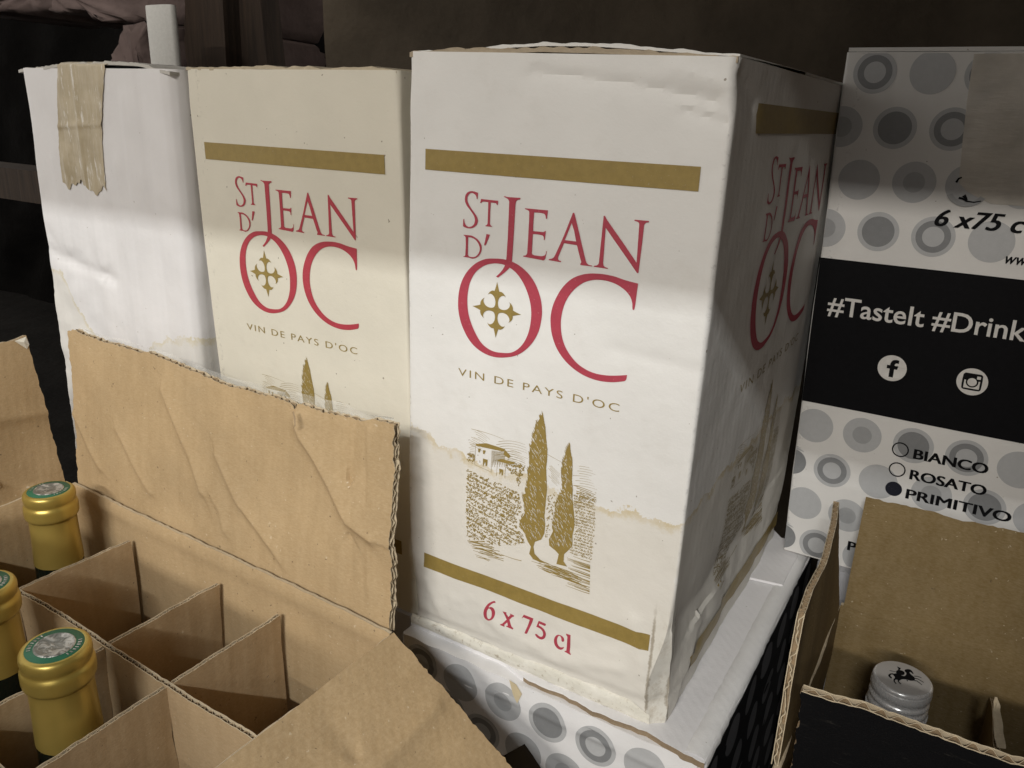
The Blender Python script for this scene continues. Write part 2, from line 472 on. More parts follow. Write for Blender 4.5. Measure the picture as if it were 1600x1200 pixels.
# ================================================================== THE SETTING
FLOOR = -.29
def plain_box(mb, a, b, mi=0):
    x0, y0, z0 = a; x1, y1, z1 = b
    V = [(x0, y0, z0), (x1, y0, z0), (x1, y1, z0), (x0, y1, z0), (x0, y0, z1), (x1, y0, z1), (x1, y1, z1), (x0, y1, z1)]
    mb.add(V, [(0, 3, 2, 1), (4, 5, 6, 7), (0, 1, 5, 4), (1, 2, 6, 5), (2, 3, 7, 6), (3, 0, 4, 7)], mi)
def plaster_mat(name, col):
    mt = base_mat(name, col, .9, 0, .2); B = NB(mt)
    c = B.mix(B.ramp(B.noise(7, 6, .65), .3, .7), tuple(v*.72 for v in col), tuple(v*1.15 for v in col)); B.color(c)
    B.normal(B.bump(B.noise(120, 5, .7), .4, .002, B.bump(B.noise(9, 4), .6, .02)))
    return mt
def wood_mat(name, col):
    mt = base_mat(name, col, .75, 0, .3); B = NB(mt)
    g = B.noise(1.0, 6, .65, B.mapping((60, 60, 4)), 1.2)
    B.color(B.mix(B.ramp(g, .3, .7), tuple(v*.55 for v in col), tuple(v*1.25 for v in col)))
    B.normal(B.bump(g, .5, .002)); return mt
M['plaster'] = plaster_mat('brown_plaster', (.10, .080, .058))
M['shaded_floor'] = plaster_mat('floor_painted_shade', (.010, .009, .008)); M['shaded_floor'].node_tree.nodes['Principled BSDF'].inputs['Specular IOR Level'].default_value = 0.05  # floor colour blackened to stand for the unlit ground at the left
M['wood'] = wood_mat('dark_wood', (.026, .016, .010))  # dark brown timber, the beam's shade in the opening put into its colour
M['shelfwood'] = wood_mat('shelf_board', (.20, .14, .09))
M['recess_shade'] = plaster_mat('recess_painted_shade', (.004, .0036, .0033)); M['recess_shade'].node_tree.nodes['Principled BSDF'].inputs['Specular IOR Level'].default_value = 0.02  # near-black colour stands in for the shade deep in the opening

def rough_wall(name, mat, x0, x1, z0, z1, y, seed, amp=.003):
    xs = np.linspace(x0, x1, 90); zs = np.linspace(z0, z1, 70); f = sinnoise(seed, .25); g = sinnoise(seed+1, .05)
    X, Z = np.meshgrid(xs, zs, indexing='ij')
    P = np.stack([X, y+amp*f(X, 0, Z)+.25*amp*g(X, 0, Z), Z], -1)
    mb = MB(); mb.grid(P); return mb.build(name, mat)
mb = MB(); mb.add([(-3, -4, FLOOR), (3, -4, FLOOR), (3, 1.6, FLOOR), (-3, 1.6, FLOOR)], [(0, 1, 2, 3)])
tag(mb.build('floor', M['shaded_floor'], None, False), kind='structure')
tag(rough_wall('wall_back', M['plaster'], -.49, 1.4, FLOOR, 1.3, .46, 3), kind='structure')
tag(rough_wall('wall_recess', M['recess_shade'], -2.6, -.2, FLOOR, 1.3, .95, 5, .01), kind='structure')
mb = MB(); plain_box(mb, (-.36, -.59, .618), (1.5, .452, .648))  # unseen shelf board overhead, its front edge throws the shadow line
o = tag(mb.build('overhead_shelf', M['shelfwood'], None, False), kind='structure')
mb = MB(); plain_box(mb, (.400, -.625, FLOOR+.001), (.62, -.592, .617))  # unseen panels added to cut lamp and ambient light from the right
plain_box(mb, (.585, -.590, FLOOR+.001), (.62, .44, .617))
tag(mb.build('shade_panels_right', M['shelfwood'], None, False), kind='structure')

# rough stones of the opening at the far left, old timber, white post
def stone(name, label, pts, y0, depth, seed, mat):
    """lumpy block: outline (x,z) extruded in y with broken edges"""
    P = np.array(pts); c = P.mean(0); n = len(P)
    ang = np.linspace(0, 2*math.pi, 90, endpoint=False)
    # resample the outline
    Q = np.vstack([P, P[:1]]); L = np.r_[0, np.cumsum(np.hypot(*np.diff(Q, axis=0).T))]
    t = np.linspace(0, L[-1], 120, endpoint=False); ox = np.interp(t, L, Q[:, 0]); oz = np.interp(t, L, Q[:, 1])
    f = sinnoise(seed, .05); g = sinnoise(seed+1, .015)
    rings = []
    for s_, yy in ((0.02, .012), (.35, .005), (.7, .002), (.9, .001), (.985, .004), (1.0, .012), (1.0, .4), (1.0, 1.0)):
        x = c[0]+(ox-c[0])*s_; z = c[1]+(oz-c[1])*s_
        y = y0+(yy if yy < .05 else depth*yy)+0*x
        k = .006*f(x, y, z)+.0022*g(x, y, z)
        rings.append(np.stack([x+.4*k, y+k*1.3, z+.6*k], 1))
    mb = MB(); mb.grid(np.array(rings).transpose(1, 0, 2), 0, close_u=True, flip=True)
    o = mb.build(name, mat); return tag(o, label, 'stone')
stone_m = plaster_mat('pinkish_stone', (.10, .072, .065))
def yy(px, py, y): p = ony(px, py, y); return (p[0], p[2])
Y = .34
stone('lintel_stone', 'rough brown stone lintel above the dark opening in the wall', [yy(-160, -160, Y), yy(222, -150, Y), yy(222, 30, Y), yy(178, 40, Y), yy(155, 25, Y), yy(60, 15, Y), yy(-160, 8, Y)], Y, .3, 21, stone_m)
stone('jamb_stone', 'upright rough stone between the dark opening and the white post', [yy(180, 37, Y), yy(224, 27, Y), yy(222, 60, Y), yy(236, 200, Y), yy(205, 420, Y), yy(168, 420, Y), yy(165, 95, Y)], Y+.004, .3, 33, stone_m)
mb = MB(); q = .335
a = yy(-250, 232, q+.1); b = yy(150, 332, q+.1)
plain_box(mb, (a[0], q+.1, b[1]), (b[0]+.2, q+.17, a[1]))
tag(mb.build('timber_beam', M['wood'], None, False), 'dark horizontal timber beam inside the black opening', 'beam')
# two timber posts in front of the plaster
for (p0, p1, yq, lab) in ((286, 352, .40, 'dark brown timber post right beside the white post'), (356, 420, .425, 'blackish timber post between the brown post and plaster wall')):
    x0 = yy(p0, 90, yq)[0]; x1 = yy(p1, 90, yq)[0]; mb = MB()
    V = []
    for zz, sh in ((FLOOR, 0), (.3, 0), (.45, -.012 if p0 > 300 else .004), (.61, -.03 if p0 > 300 else .004)):
        V.append([(x0+sh, yq, zz), (x1+sh, yq, zz), (x1+sh, yq+.03, zz), (x0+sh, yq+.03, zz)])
    mb.grid(np.array(V).transpose(1, 0, 2), 0, close_u=True); tag(mb.build('timber_post', M['wood'], None, False), lab, 'post')
# white square post
yq = .30; x0 = yy(229, 80, yq)[0]; x1 = yy(270, 80, yq)[0]; zt = yy(283, 5, yq)[1]
M['postwhite'] = ink_mat('white_painted_post', (.50, .49, .46), .5)
mb = MB()
ring = []
for k in range(24):
    a = 2*math.pi*k/24; ca, sa = math.cos(a), math.sin(a); e = .7
    ring.append((abs(ca)**e*math.copysign(1, ca), abs(sa)**e*math.copysign(1, sa)))
ring = np.array(ring)*[(x1-x0)/2, .007]
Z3 = [FLOOR, .2, zt-.002, zt]; G = np.array([[((x0+x1)/2+p[0]*(.97 if z == zt else 1), yq+.007+p[1], z) for z in Z3] for p in ring])
mb.grid(G, 0, close_u=True); mb.add(G[:, -1], [tuple(range(24))])
tag(sharp(mb.build('white_post', M['postwhite'])), 'white painted post standing behind the plain white carton', 'post')

# ================================================================== ARTWORK of the wine cartons, in face coordinates (u, z)
def fz(px, py): p = ony(px, py, 0.0); return (float(p[0]), float(p[2]))
def conv(pts, ox, oy, s):
    return [fz(ox+x/s, oy+y/s) for x, y in pts]
def glyph(loops, ox, oy, s, n=7): return [conv(outline(l, n), ox, oy, s) for l in loops]
c4 = (710, 290, 10.0); c5 = (830, 300, 8.0); c6 = (700, 380, 5.0); c9 = (740, 920, 8.889)
def to6(x, y, o=c4): return ((o[0]+x/o[2]-700)*5, (o[1]+y/o[2]-380)*5)
S_ = [(392, 110), (385, 207), (372, 205), (366, 170, 1), (340, 132, 1), (290, 112, 1), (246, 140, 1), (226, 200, 1), (242, 270, 1), (290, 355, 1), (350, 440, 1), (383, 500, 1), (390, 560, 1), (363, 620, 1), (310, 656, 1), (250, 664, 1), (200, 652, 1), (160, 630), (165, 518), (179, 518), (183, 560, 1), (205, 612, 1), (250, 640, 1), (300, 628, 1), (334, 590, 1), (344, 530, 1), (328, 468, 1), (280, 392, 1), (214, 300, 1), (189, 230, 1), (196, 150, 1), (230, 102, 1), (285, 83, 1), (340, 92, 1)]
T_ = [(440, 205), (706, 234), (700, 300), (687, 298), (672, 272), (590, 260), (582, 420), (578, 585), (590, 615, 1), (612, 630), (610, 639), (508, 631), (510, 619), (532, 608, 1), (543, 575), (549, 400), (551, 256), (478, 246), (452, 255, 1), (442, 270), (426, 268)]
J4 = [(793, 172), (803, 160), (850, 174, 1), (1052, 188), (1048, 214), (1010, 222, 1), (986, 245, 1), (976, 300), (955, 700), (935, 1000), (922, 1175)]
J_ = [to6(*p[:2])+p[2:] for p in J4]+[(506, 160, 1), (492, 188, 1), (450, 228, 1), (400, 266), (386, 257), (425, 220, 1), (452, 180, 1), (463, 150, 1)]+[to6(*p) for p in ((838, 1100), (858, 800), (872, 450), (878, 250))]+[to6(862, 215)+(1,), to6(830, 190)+(1,)]
E_ = [(1122, 350), (1480, 384), (1462, 518), (1446, 512), (1440, 470, 1), (1415, 435, 1), (1265, 415), (1255, 560), (1250, 706), (1410, 722), (1447, 702), (1428, 846), (1414, 842), (1412, 800, 1), (1385, 772, 1), (1247, 752), (1238, 900), (1232, 1020), (1236, 1065, 1), (1280, 1085), (1380, 1098), (1435, 1078, 1), (1450, 1020), (1462, 1022), (1440, 1130), (1415, 1162, 1), (1380, 1158), (1098, 1104), (1100, 1088), (1140, 1080, 1), (1158, 1050), (1175, 800), (1188, 550), (1190, 430), (1182, 392, 1), (1125, 364)]
A_ = [(532, 258), (548, 258), (600, 460), (655, 690), (695, 855), (725, 900, 1), (775, 915), (772, 926), (628, 908), (630, 890), (640, 872, 1), (630, 840), (585, 662), (424, 636), (358, 790), (352, 840, 1), (388, 858), (384, 874), (234, 847), (236, 834), (285, 822, 1), (310, 790, 1), (420, 545)]
A_h = [(518, 385), (548, 480), (575, 615), (432, 597)]
N_ = [(914, 296), (930, 296), (960, 350), (1150, 620), (1328, 880), (1345, 600), (1358, 410), (1350, 380, 1), (1298, 358), (1300, 344), (1480, 360), (1476, 378), (1440, 385, 1), (1420, 410), (1388, 700), (1352, 1005), (1336, 1012), (1150, 745), (940, 445), (928, 640), (912, 880), (925, 925, 1), (972, 945), (968, 956), (795, 930), (800, 918), (845, 905, 1), (860, 870), (890, 560)]
D_ = [(168, 762), (240, 770), (300, 780, 1), (380, 830, 1), (432, 900, 1), (448, 970, 1), (430, 1050, 1), (380, 1110, 1), (310, 1136, 1), (250, 1120), (165, 1108), (166, 1098), (188, 1092, 1), (194, 1060), (203, 900), (200, 810), (190, 785, 1), (172, 775)]
D_h = [(240, 800), (300, 812, 1), (360, 850, 1), (405, 920, 1), (418, 985, 1), (400, 1050, 1), (355, 1100, 1), (300, 1112, 1), (245, 1098), (232, 1070), (236, 900)]
Q_ = [(524, 752), (578, 762), (512, 925), (486, 928)]
O_ = [(370, 117, 1), (300, 122, 1), (220, 160, 1), (150, 235, 1), (108, 330, 1), (92, 440, 1), (98, 550, 1), (128, 660, 1), (185, 765, 1), (265, 840, 1), (360, 882, 1), (460, 888, 1), (560, 865, 1), (650, 795, 1), (710, 700, 1), (738, 590, 1), (742, 500, 1), (728, 410, 1), (690, 310, 1), (630, 225, 1), (550, 160, 1), (460, 125, 1)]
O_h = [(370, 155, 1), (300, 170, 1), (230, 220, 1), (185, 300, 1), (165, 400, 1), (165, 500, 1), (182, 590, 1), (220, 690, 1), (275, 780, 1), (350, 835, 1), (430, 852, 1), (510, 848, 1), (580, 800, 1), (630, 715, 1), (655, 610, 1), (658, 510, 1), (640, 410, 1), (600, 310, 1), (545, 230, 1), (480, 180, 1), (430, 160, 1)]
C_ = [(1492, 312), (1478, 420), (1462, 515, 1), (1450, 515, 1), (1446, 460, 1), (1428, 410, 1), (1385, 360, 1), (1310, 312, 1), (1220, 286, 1), (1130, 286, 1), (1050, 315, 1), (975, 380, 1), (920, 470, 1), (892, 580, 1), (892, 680, 1), (915, 780, 1), (965, 870, 1), (1040, 950, 1), (1140, 1005, 1), (1260, 1028, 1), (1406, 1025), (1400, 1058, 1), (1388, 1072), (1280, 1080, 1), (1160, 1062, 1), (1040, 1010, 1), (940, 930, 1), (865, 830, 1), (822, 720, 1), (808, 610, 1), (820, 510, 1), (855, 420, 1), (910, 335, 1), (985, 270, 1), (1080, 238, 1), (1180, 235, 1), (1290, 252, 1), (1390, 285, 1)]
LETTERS = [glyph([S_], *c4), glyph([T_], *c4), glyph([J_], *c6), glyph([E_], *c4), glyph([A_, A_h], *c5), glyph([N_], *c5), glyph([D_, D_h], *c4), glyph([Q_], *c4), glyph([O_, O_h], *c6), glyph([C_], *c6)]
# the cross emblem: four fleur arms and their centre, built round its centre in the face plane
ec = np.array(fz(700+388/5, 380+520/5)); tipT = np.array(fz(700+390/5, 380+300/5)); tipR = np.array(fz(700+582/5, 380+553/5))
ea = np.linalg.norm(tipT-ec); er = np.linalg.norm(tipR-ec); es = (ea+er)/2
arm = [(0, 1.0), (.055, .80, 1), (.10, .67), (.20, .665, 1), (.30, .60, 1), (.37, .50), (.30, .545, 1), (.20, .53, 1), (.10, .44, 1), (.055, .30, 1), (.065, .17, 1), (.10, .10)]
arm_full = arm+[(-p[0],)+p[1:] for p in arm[::-1][:-1]]
EMBLEM = []
for k in range(4):
    a = k*math.pi/2; R2 = np.array([[math.cos(a), -math.sin(a)], [math.sin(a), math.cos(a)]])
    EMBLEM.append([[tuple(ec+es*(R2 @ np.array(p))) for p in outline([p if len(p) < 3 else p for p in arm_full], 5)]])
EMBLEM.append([[tuple(ec+es*np.array(p)) for p in ((.1, .1), (-.1, .1), (-.1, -.1), (.1, -.1))]])
bx0, bx1 = .01094, .14931
BAR_T = [[(bx0, .2620), (bx1, .2620), (bx1, .27176), (bx0, .27176)]]
BAR_B = [[(bx0, .0391), (bx1, .0391), (bx1, .0483), (bx0, .0483)]]
v0 = fz(700+90/5.714, 570+92/5.714); v1 = fz(700+1538/5.714, 570+440/5.714); vh = fz(718, 573.5)
VIN = text_shape("VIN DE PAYS D'OC", fz(718, 580)[0], fz(969, 640)[0], fz(722, 586)[1], fz(718.5, 574)[1], -.004, 0, 1.25)
n6 = [[(316, 175), (300, 160, 1), (255, 172, 1), (205, 205, 1), (165, 265, 1), (150, 330, 1), (165, 385, 1), (200, 415, 1), (240, 422, 1), (285, 400, 1), (310, 355, 1), (312, 300, 1), (290, 255, 1), (250, 238, 1), (225, 245, 1), (240, 220, 1), (280, 190, 1), (315, 185)],
      [(222, 262, 1), (200, 300, 1), (198, 350, 1), (212, 392, 1), (235, 402, 1), (262, 380, 1), (270, 335, 1), (262, 290, 1), (242, 265, 1)]]
nx = [[(420, 296), (475, 312), (470, 330), (500, 375), (530, 345), (518, 335), (522, 328), (578, 356), (575, 372), (555, 375), (515, 412), (545, 500), (572, 530), (565, 545), (478, 500), (482, 488), (500, 490), (488, 445), (450, 478), (458, 492), (450, 500), (394, 478), (398, 464), (420, 462), (478, 408), (445, 340)]]
n7 = [[(712, 345), (842, 400), (825, 450), (790, 530), (752, 610), (735, 614, 1), (718, 602), (755, 520), (790, 420), (720, 390), (698, 385, 1), (686, 402), (682, 392)]]
n5 = [[(912, 436), (1012, 478), (1008, 502), (992, 508), (918, 475), (912, 500), (970, 540, 1), (1005, 590, 1), (1010, 640, 1), (985, 685, 1), (940, 697, 1), (885, 670, 1), (858, 632), (868, 618), (885, 625), (920, 655, 1), (950, 660, 1), (970, 635, 1), (965, 590, 1), (935, 550, 1), (878, 520)]]
nc = [[(1272, 705), (1255, 720, 1), (1235, 705), (1230, 670, 1), (1205, 640, 1), (1180, 660, 1), (1170, 710, 1), (1185, 765, 1), (1220, 795, 1), (1270, 790), (1262, 812, 1), (1230, 828, 1), (1180, 812, 1), (1140, 765, 1), (1128, 705, 1), (1145, 650, 1), (1185, 626, 1), (1235, 640, 1), (1265, 670, 1)]]
nl = [[(1298, 606), (1362, 625), (1360, 740), (1352, 860), (1370, 885), (1368, 896), (1282, 852), (1284, 840), (1305, 842), (1312, 740), (1318, 650), (1300, 622)]]
SIX = [glyph(g, *c9, n=5) for g in (n6, nx, n7, n5, nc, nl)]

# the engraving: cypresses, vines, farmhouse, hills, path
def eng():
    r = random.Random(11); a = (725, 640, 7.2727); b = (725, 770, 7.2727)
    A = lambda x, y: (a[0]+x/a[2], a[1]+y/a[2]); Bp = lambda x, y: (b[0]+x/b[2], b[1]+y/b[2])
    t1 = [A(*p) for p in ((905, 40), (915, 100), (935, 200), (945, 330), (958, 450), (955, 560), (945, 650), (950, 780), (955, 900), (945, 1000), (935, 1100))]+[Bp(*p) for p in ((925, 255), (935, 350), (925, 450), (890, 520), (820, 545), (803, 600), (815, 680), (880, 750), (965, 795), (880, 780), (800, 740), (755, 680), (775, 600), (740, 540), (700, 440), (640, 370), (650, 300), (705, 230), (700, 130))]+[A(*p) for p in ((675, 960), (715, 940), (725, 840), (745, 740), (735, 680), (765, 600), (755, 500), (760, 420), (785, 360), (790, 285), (812, 240), (820, 160), (850, 135), (880, 70))]
    t2 = [A(*p) for p in ((1215, 385), (1220, 480), (1240, 560), (1240, 680), (1235, 800), (1245, 900), (1240, 1000))]+[Bp(*p) for p in ((1250, 150), (1262, 280), (1262, 370), (1240, 480), (1240, 590), (1200, 640), (1145, 690), (1140, 770), (1180, 830), (1060, 800), (1085, 690), (1050, 650), (980, 590), (975, 520), (1020, 430), (1015, 330), (1050, 200), (1050, 110))]+[A(*p) for p in ((1075, 1000), (1125, 900), (1125, 800), (1120, 700), (1130, 600), (1155, 520), (1170, 450), (1200, 410))]
    gold, white, shapes = [], [], []
    shapes.append([[fz(*p) for p in t1]]); shapes.append([[fz(*p) for p in t2]])
    def inside(p, poly):
        c = False; n = len(poly); j = n-1
        for i in range(n):
            if (poly[i][1] > p[1]) != (poly[j][1] > p[1]) and p[0] < (poly[j][0]-poly[i][0])*(p[1]-poly[i][1])/(poly[j][1]-poly[i][1])+poly[i][0]: c = not c
            j = i
        return c
    def st(lst, pts, w0, w1=None): lst.append(([fz(*p) for p in pts], w0*.00034, (w1 if w1 is not None else w0)*.00034))
    def arc(lst, c, rad, a0, a1, w, sx=1.0):
        st(lst, [(c[0]+rad*sx*math.cos(a0+(a1-a0)*k/4), c[1]+rad*math.sin(a0+(a1-a0)*k/4)) for k in range(5)], w)
    for t, lo, hi in ((t1, 650, 880), (t2, 696, 880)):
        xs = [p[0] for p in t]; ys = [p[1] for p in t]; k = 0
        while k < 420:
            p = (r.uniform(min(xs), max(xs)), r.uniform(min(ys)+8, min(ys)+(max(ys)-min(ys))*.82))
            L = r.uniform(2, 8); q = (p[0]+L*.42, p[1]+L*.9); mid = ((p[0]+q[0])/2+.3, (p[1]+q[1])/2-.2)
            mx = sum(xs)/len(xs)
            if inside(p, t) and inside(q, t) and (p[0] < mx+2 or r.random() < .45): st(white, [p, mid, q], r.uniform(.4, 1.0), .15)
            k += 1
        for k in range(260):   # feathered left rim
            i = r.randrange(len(t)); p = t[i]; p2 = t[(i+1) % len(t)]; f = r.random()
            p = (p[0]+(p2[0]-p[0])*f, p[1]+(p2[1]-p[1])*f)
            if p[1] > min(ys)+.72*(max(ys)-min(ys)): continue
            L = r.uniform(2.5, 6); st(gold, [(p[0]-L*.28, p[1]-L*.8), (p[0]-L*.1, p[1]-L*.3), p], .25, 1.1)
    left = [A(55, 650), A(200, 730), A(420, 830), A(640, 940), A(655, 1050), A(690, 1190), Bp(610, 250), Bp(620, 390), Bp(690, 480), Bp(715, 560), Bp(540, 575), Bp(330, 570), Bp(240, 510), Bp(55, 515)]
    right = [A(1250, 930), A(1490, 960), Bp(1490, 300), Bp(1450, 760), Bp(1160, 690), Bp(1245, 600), Bp(1270, 400), Bp(1265, 200)]
    mid_ = [A(960, 940), A(1060, 900), A(1040, 1020), Bp(1010, 300), Bp(980, 480), Bp(930, 500), Bp(945, 300)]
    def fill(poly, n, size, rows=None, w=.75):
        xs = [p[0] for p in poly]; ys = [p[1] for p in poly]; k = 0; tries = 0
        while k < n and tries < n*12:
            tries += 1
            p = (r.uniform(min(xs), max(xs)), r.uniform(min(ys), max(ys)))
            if not inside(p, poly) or inside(p, t1) or inside(p, t2): continue
            if rows and math.sin((p[0]*rows[0]+p[1]*rows[1])) > rows[2]: continue
            s = size*r.uniform(.6, 1.25); a0 = r.uniform(0, 6.28); arc(gold, p, s, a0, a0+r.uniform(2.0, 4.2), w*r.uniform(.7, 1.4)); k += 1
    fill(left, 1050, 1.35, (.52, -.95, .30), .85); fill(left, 260, .7, None, .9)
    for k in range(13):     # furrow lines of the vineyard
        x = 733; y = 742+k*10.5; P = [(x+i*9, y+i*(4.2+.32*k)+r.uniform(-.5, .5)) for i in range(10)]
        P = [p for p in P if inside(p, left)]
        if len(P) > 2: st(gold, P, 1.1)
    for row in range(31):
        y = 771+row*4.6; x = 893
        while x < 931:
            p = (x+r.uniform(-.4, .4), y+(x-893)*.3+r.uniform(-.5, .5))
            if inside(p, right): arc(gold, p, r.uniform(.9, 1.6), r.uniform(0, 6), r.uniform(6.5, 9), r.uniform(.6, 1.0), 1.3)
            x += r.uniform(1.9, 3.0)
    fill(mid_, 60, 1.1, None, .8)
    # hills behind
    def hill(x0, y0, x1, y1, bow, n, dy, w=.5):
        for i in range(n):
            f0 = r.uniform(0, .3); f1 = r.uniform(.65, 1.0)
            P = [(x0+(x1-x0)*t, y0+i*dy+(y1-y0)*t-bow*math.sin(math.pi*t)) for t in np.linspace(f0, f1, 7)]
            st(gold, P, w, w*.5)
    hill(735, 668, 800, 690, 2, 1, 1, .6); hill(742, 669, 770, 688, 2.5, 5, 3.2); hill(735, 680, 760, 694, 1, 5, 3)
    hill(775, 690, 828, 696, 5, 8, 4.0); hill(790, 700, 826, 712, 2, 7, 3.2); hill(735, 690, 747, 692, 0, 8, 2.6)
    hill(855, 708, 880, 722, 0, 1, 1, .6); hill(858, 722, 878, 742, 0, 9, 2.7); hill(896, 727, 934, 734, 2, 9, 3.8); hill(897, 757, 932, 770, 1, 6, 2.6, 1.2)
    for k in range(90):
        p = (r.uniform(897, 931), r.uniform(768, 785)); st(gold, [p, (p[0]+1.2, p[1]+.7), (p[0]+2.2, p[1]+.8)], .7)
    # farmhouse
    def quad(pts): shapes.append([[fz(*A(*p)) for p in pts]])
    quad(((150, 380), (270, 372), (480, 440), (470, 470), (330, 440), (155, 400)))            # roof
    quad(((480, 450), (545, 520), (520, 545), (460, 500)))
    for i in range(16): st(gold, [A(340+i*9, 455+i*1.5), A(341+i*9, 520), A(338+i*9, 640-(i % 3)*25)], .5)
    quad(((395, 560), (440, 550), (600, 590), (580, 612), (490, 600), (400, 575)))
    for x, y in ((178, 430), (232, 450)): quad(((x, y), (x+30, y+4), (x+28, y+18), (x+14, y+48), (x+2, y+40)))
    quad(((232, 545), (285, 560), (280, 625), (262, 632), (258, 580), (232, 640)))
    quad(((415, 660), (460, 672), (456, 735), (445, 738), (440, 690), (420, 730)))
    for P in (((150, 400), (140, 610)), ((333, 455), (325, 690)), ((395, 580), (385, 740)), ((488, 605), (480, 770)), ((140, 615), (330, 700))): st(gold, [A(*P[0]), A((P[0][0]+P[1][0])/2, (P[0][1]+P[1][1])/2), A(*P[1])], .45)
    fill([A(60, 480), A(145, 500), A(140, 600), A(60, 570)], 45, 1.2, None, .9)
    fill([A(490, 590), A(620, 590), A(710, 640), A(690, 720), A(640, 860), A(600, 740), A(500, 680)], 120, 1.2, None, 1.0)
    # lane and path in the foreground
    for i in range(36):
        f = i/35; x0 = 733+f*60*r.uniform(.2, 1); y0 = 842+f*26+r.uniform(-1.5, 1.5)
        L = r.uniform(14, 34)
        P = [(x0+L*t, y0+L*t*(.10+.22*f)+1.1*math.sin(3*t+i)) for t in np.linspace(0, 1, 6)]
        if P[-1][1] < 885 and x0+L < 840: st(gold, P, .5, 1.1)
    for i in range(44):
        f = i/43; x0 = 826+r.uniform(0, 50)+f*14; y0 = 866+(x0-826)*.42+f*14+r.uniform(-2, 2)
        L = r.uniform(14, 38); L = min(L, 921-x0)
        if L < 5: continue
        P = [(x0+L*t, y0+L*t*.40+.7*math.sin(4*t+i)) for t in np.linspace(0, 1, 6)]
        st(gold, P, .5, 1.35)
    for i in range(26):
        x0 = 885+r.uniform(0, 16); y0 = 868+i*1.9; L = 923-x0-i*.05
        P = [(x0+L*t, y0+L*t*.36+.4*math.sin(4*t+i)) for t in np.linspace(0, 1, 5)]
        st(gold, P, .4, 1.2)
    return shapes+strokes(gold), strokes(white)
ENG_GOLD, ENG_WHITE = eng()

def remap(shapes, f):
    out = []
    for sh in shapes:
        if isinstance(sh, tuple): out.append(([f(*p) for p in sh[0]], sh[1]))
        else: out.append([[f(*p) for p in l] for l in sh])
    return out
def print_face(parent, mapf, red, f=None, step=.007, skip_low=False):
    g = (lambda s: remap(s, f)) if f else (lambda s: s)
    fine = .0025 if red is M['red'] else step
    decal('gold_bar', g([BAR_T]), mapf, M['gold'], parent, lift=.00035, step=fine)
    for sh in g(LETTERS): decal('letter', [sh], mapf, red, parent, lift=.00025+.00004*(sh is not None), step=step)
    decal('emblem', g(EMBLEM), mapf, M['gold'], parent, step=step)
    decal('lettering', g([VIN]), mapf, M['gold'], parent, step=step)
    tag(decal('engraving', g(ENG_GOLD), mapf, M['gold'], parent, step=step), kind='stuff')
    tag(decal('engraving_gap', g(ENG_WHITE), mapf, M['paper'] if red is M['red'] else M['creampaper'], parent, lift=.00042, step=None), kind='stuff')
    if not skip_low:
        decal('gold_bar', g([BAR_B]), mapf, M['gold'], parent, lift=.00035, step=fine)
        for sh in (g(SIX) if f is None else []): decal('letter', [sh], mapf, red, parent, step=step)

# ================================================================== WINE CARTONS
M['creampaper'] = ink_mat('cream_paper_gap', (.72, .665, .535), .62)
def top_flap(name, parent, W, D, zt, arch, mats, seed, t=.0032, front=.0006, back=None, prof=None, x0=.0012, x1=None):
    """closed lid flap with its cut edge to the front, slightly arched"""
    x1 = W-.0012 if x1 is None else x1; back = D/2-.001 if back is None else back
    u = np.linspace(0, 1, 70); f = sinnoise(seed, .05); g = sinnoise(seed+3, .008)
    x = x0+(x1-x0)*u
    pr = arch*(np.sin(math.pi*u)**.8) if prof is None else np.interp(u, *zip(*prof))
    pr = pr+.0004*f(x, 0, 0)
    fr = front+.0003*g(x, 0, 3)
    A = []
    for yy_, zz_ in ((0, 0), (0, t), (.35, t+.0006), (1, t+.001), (1, 0.001), (0, 0)):
        y = fr+(back-fr)*yy_; k = 1-.75*yy_
        A.append(np.stack([x, y, zt+zz_+pr*k+(.0004*g(x, 1, 1) if zz_ else 0)], 1))
    mb = MB(); mb.grid(np.array(A).transpose(1, 0, 2), 0, flip=True)
    mb.add(np.array([a[0] for a in A]), [tuple(range(6))]); mb.add(np.array([a[-1] for a in A]), [tuple(range(6))[::-1]])
    mb.m = [0]*len(mb.f)
    return sharp(mb.build(name, mats, parent), 35)
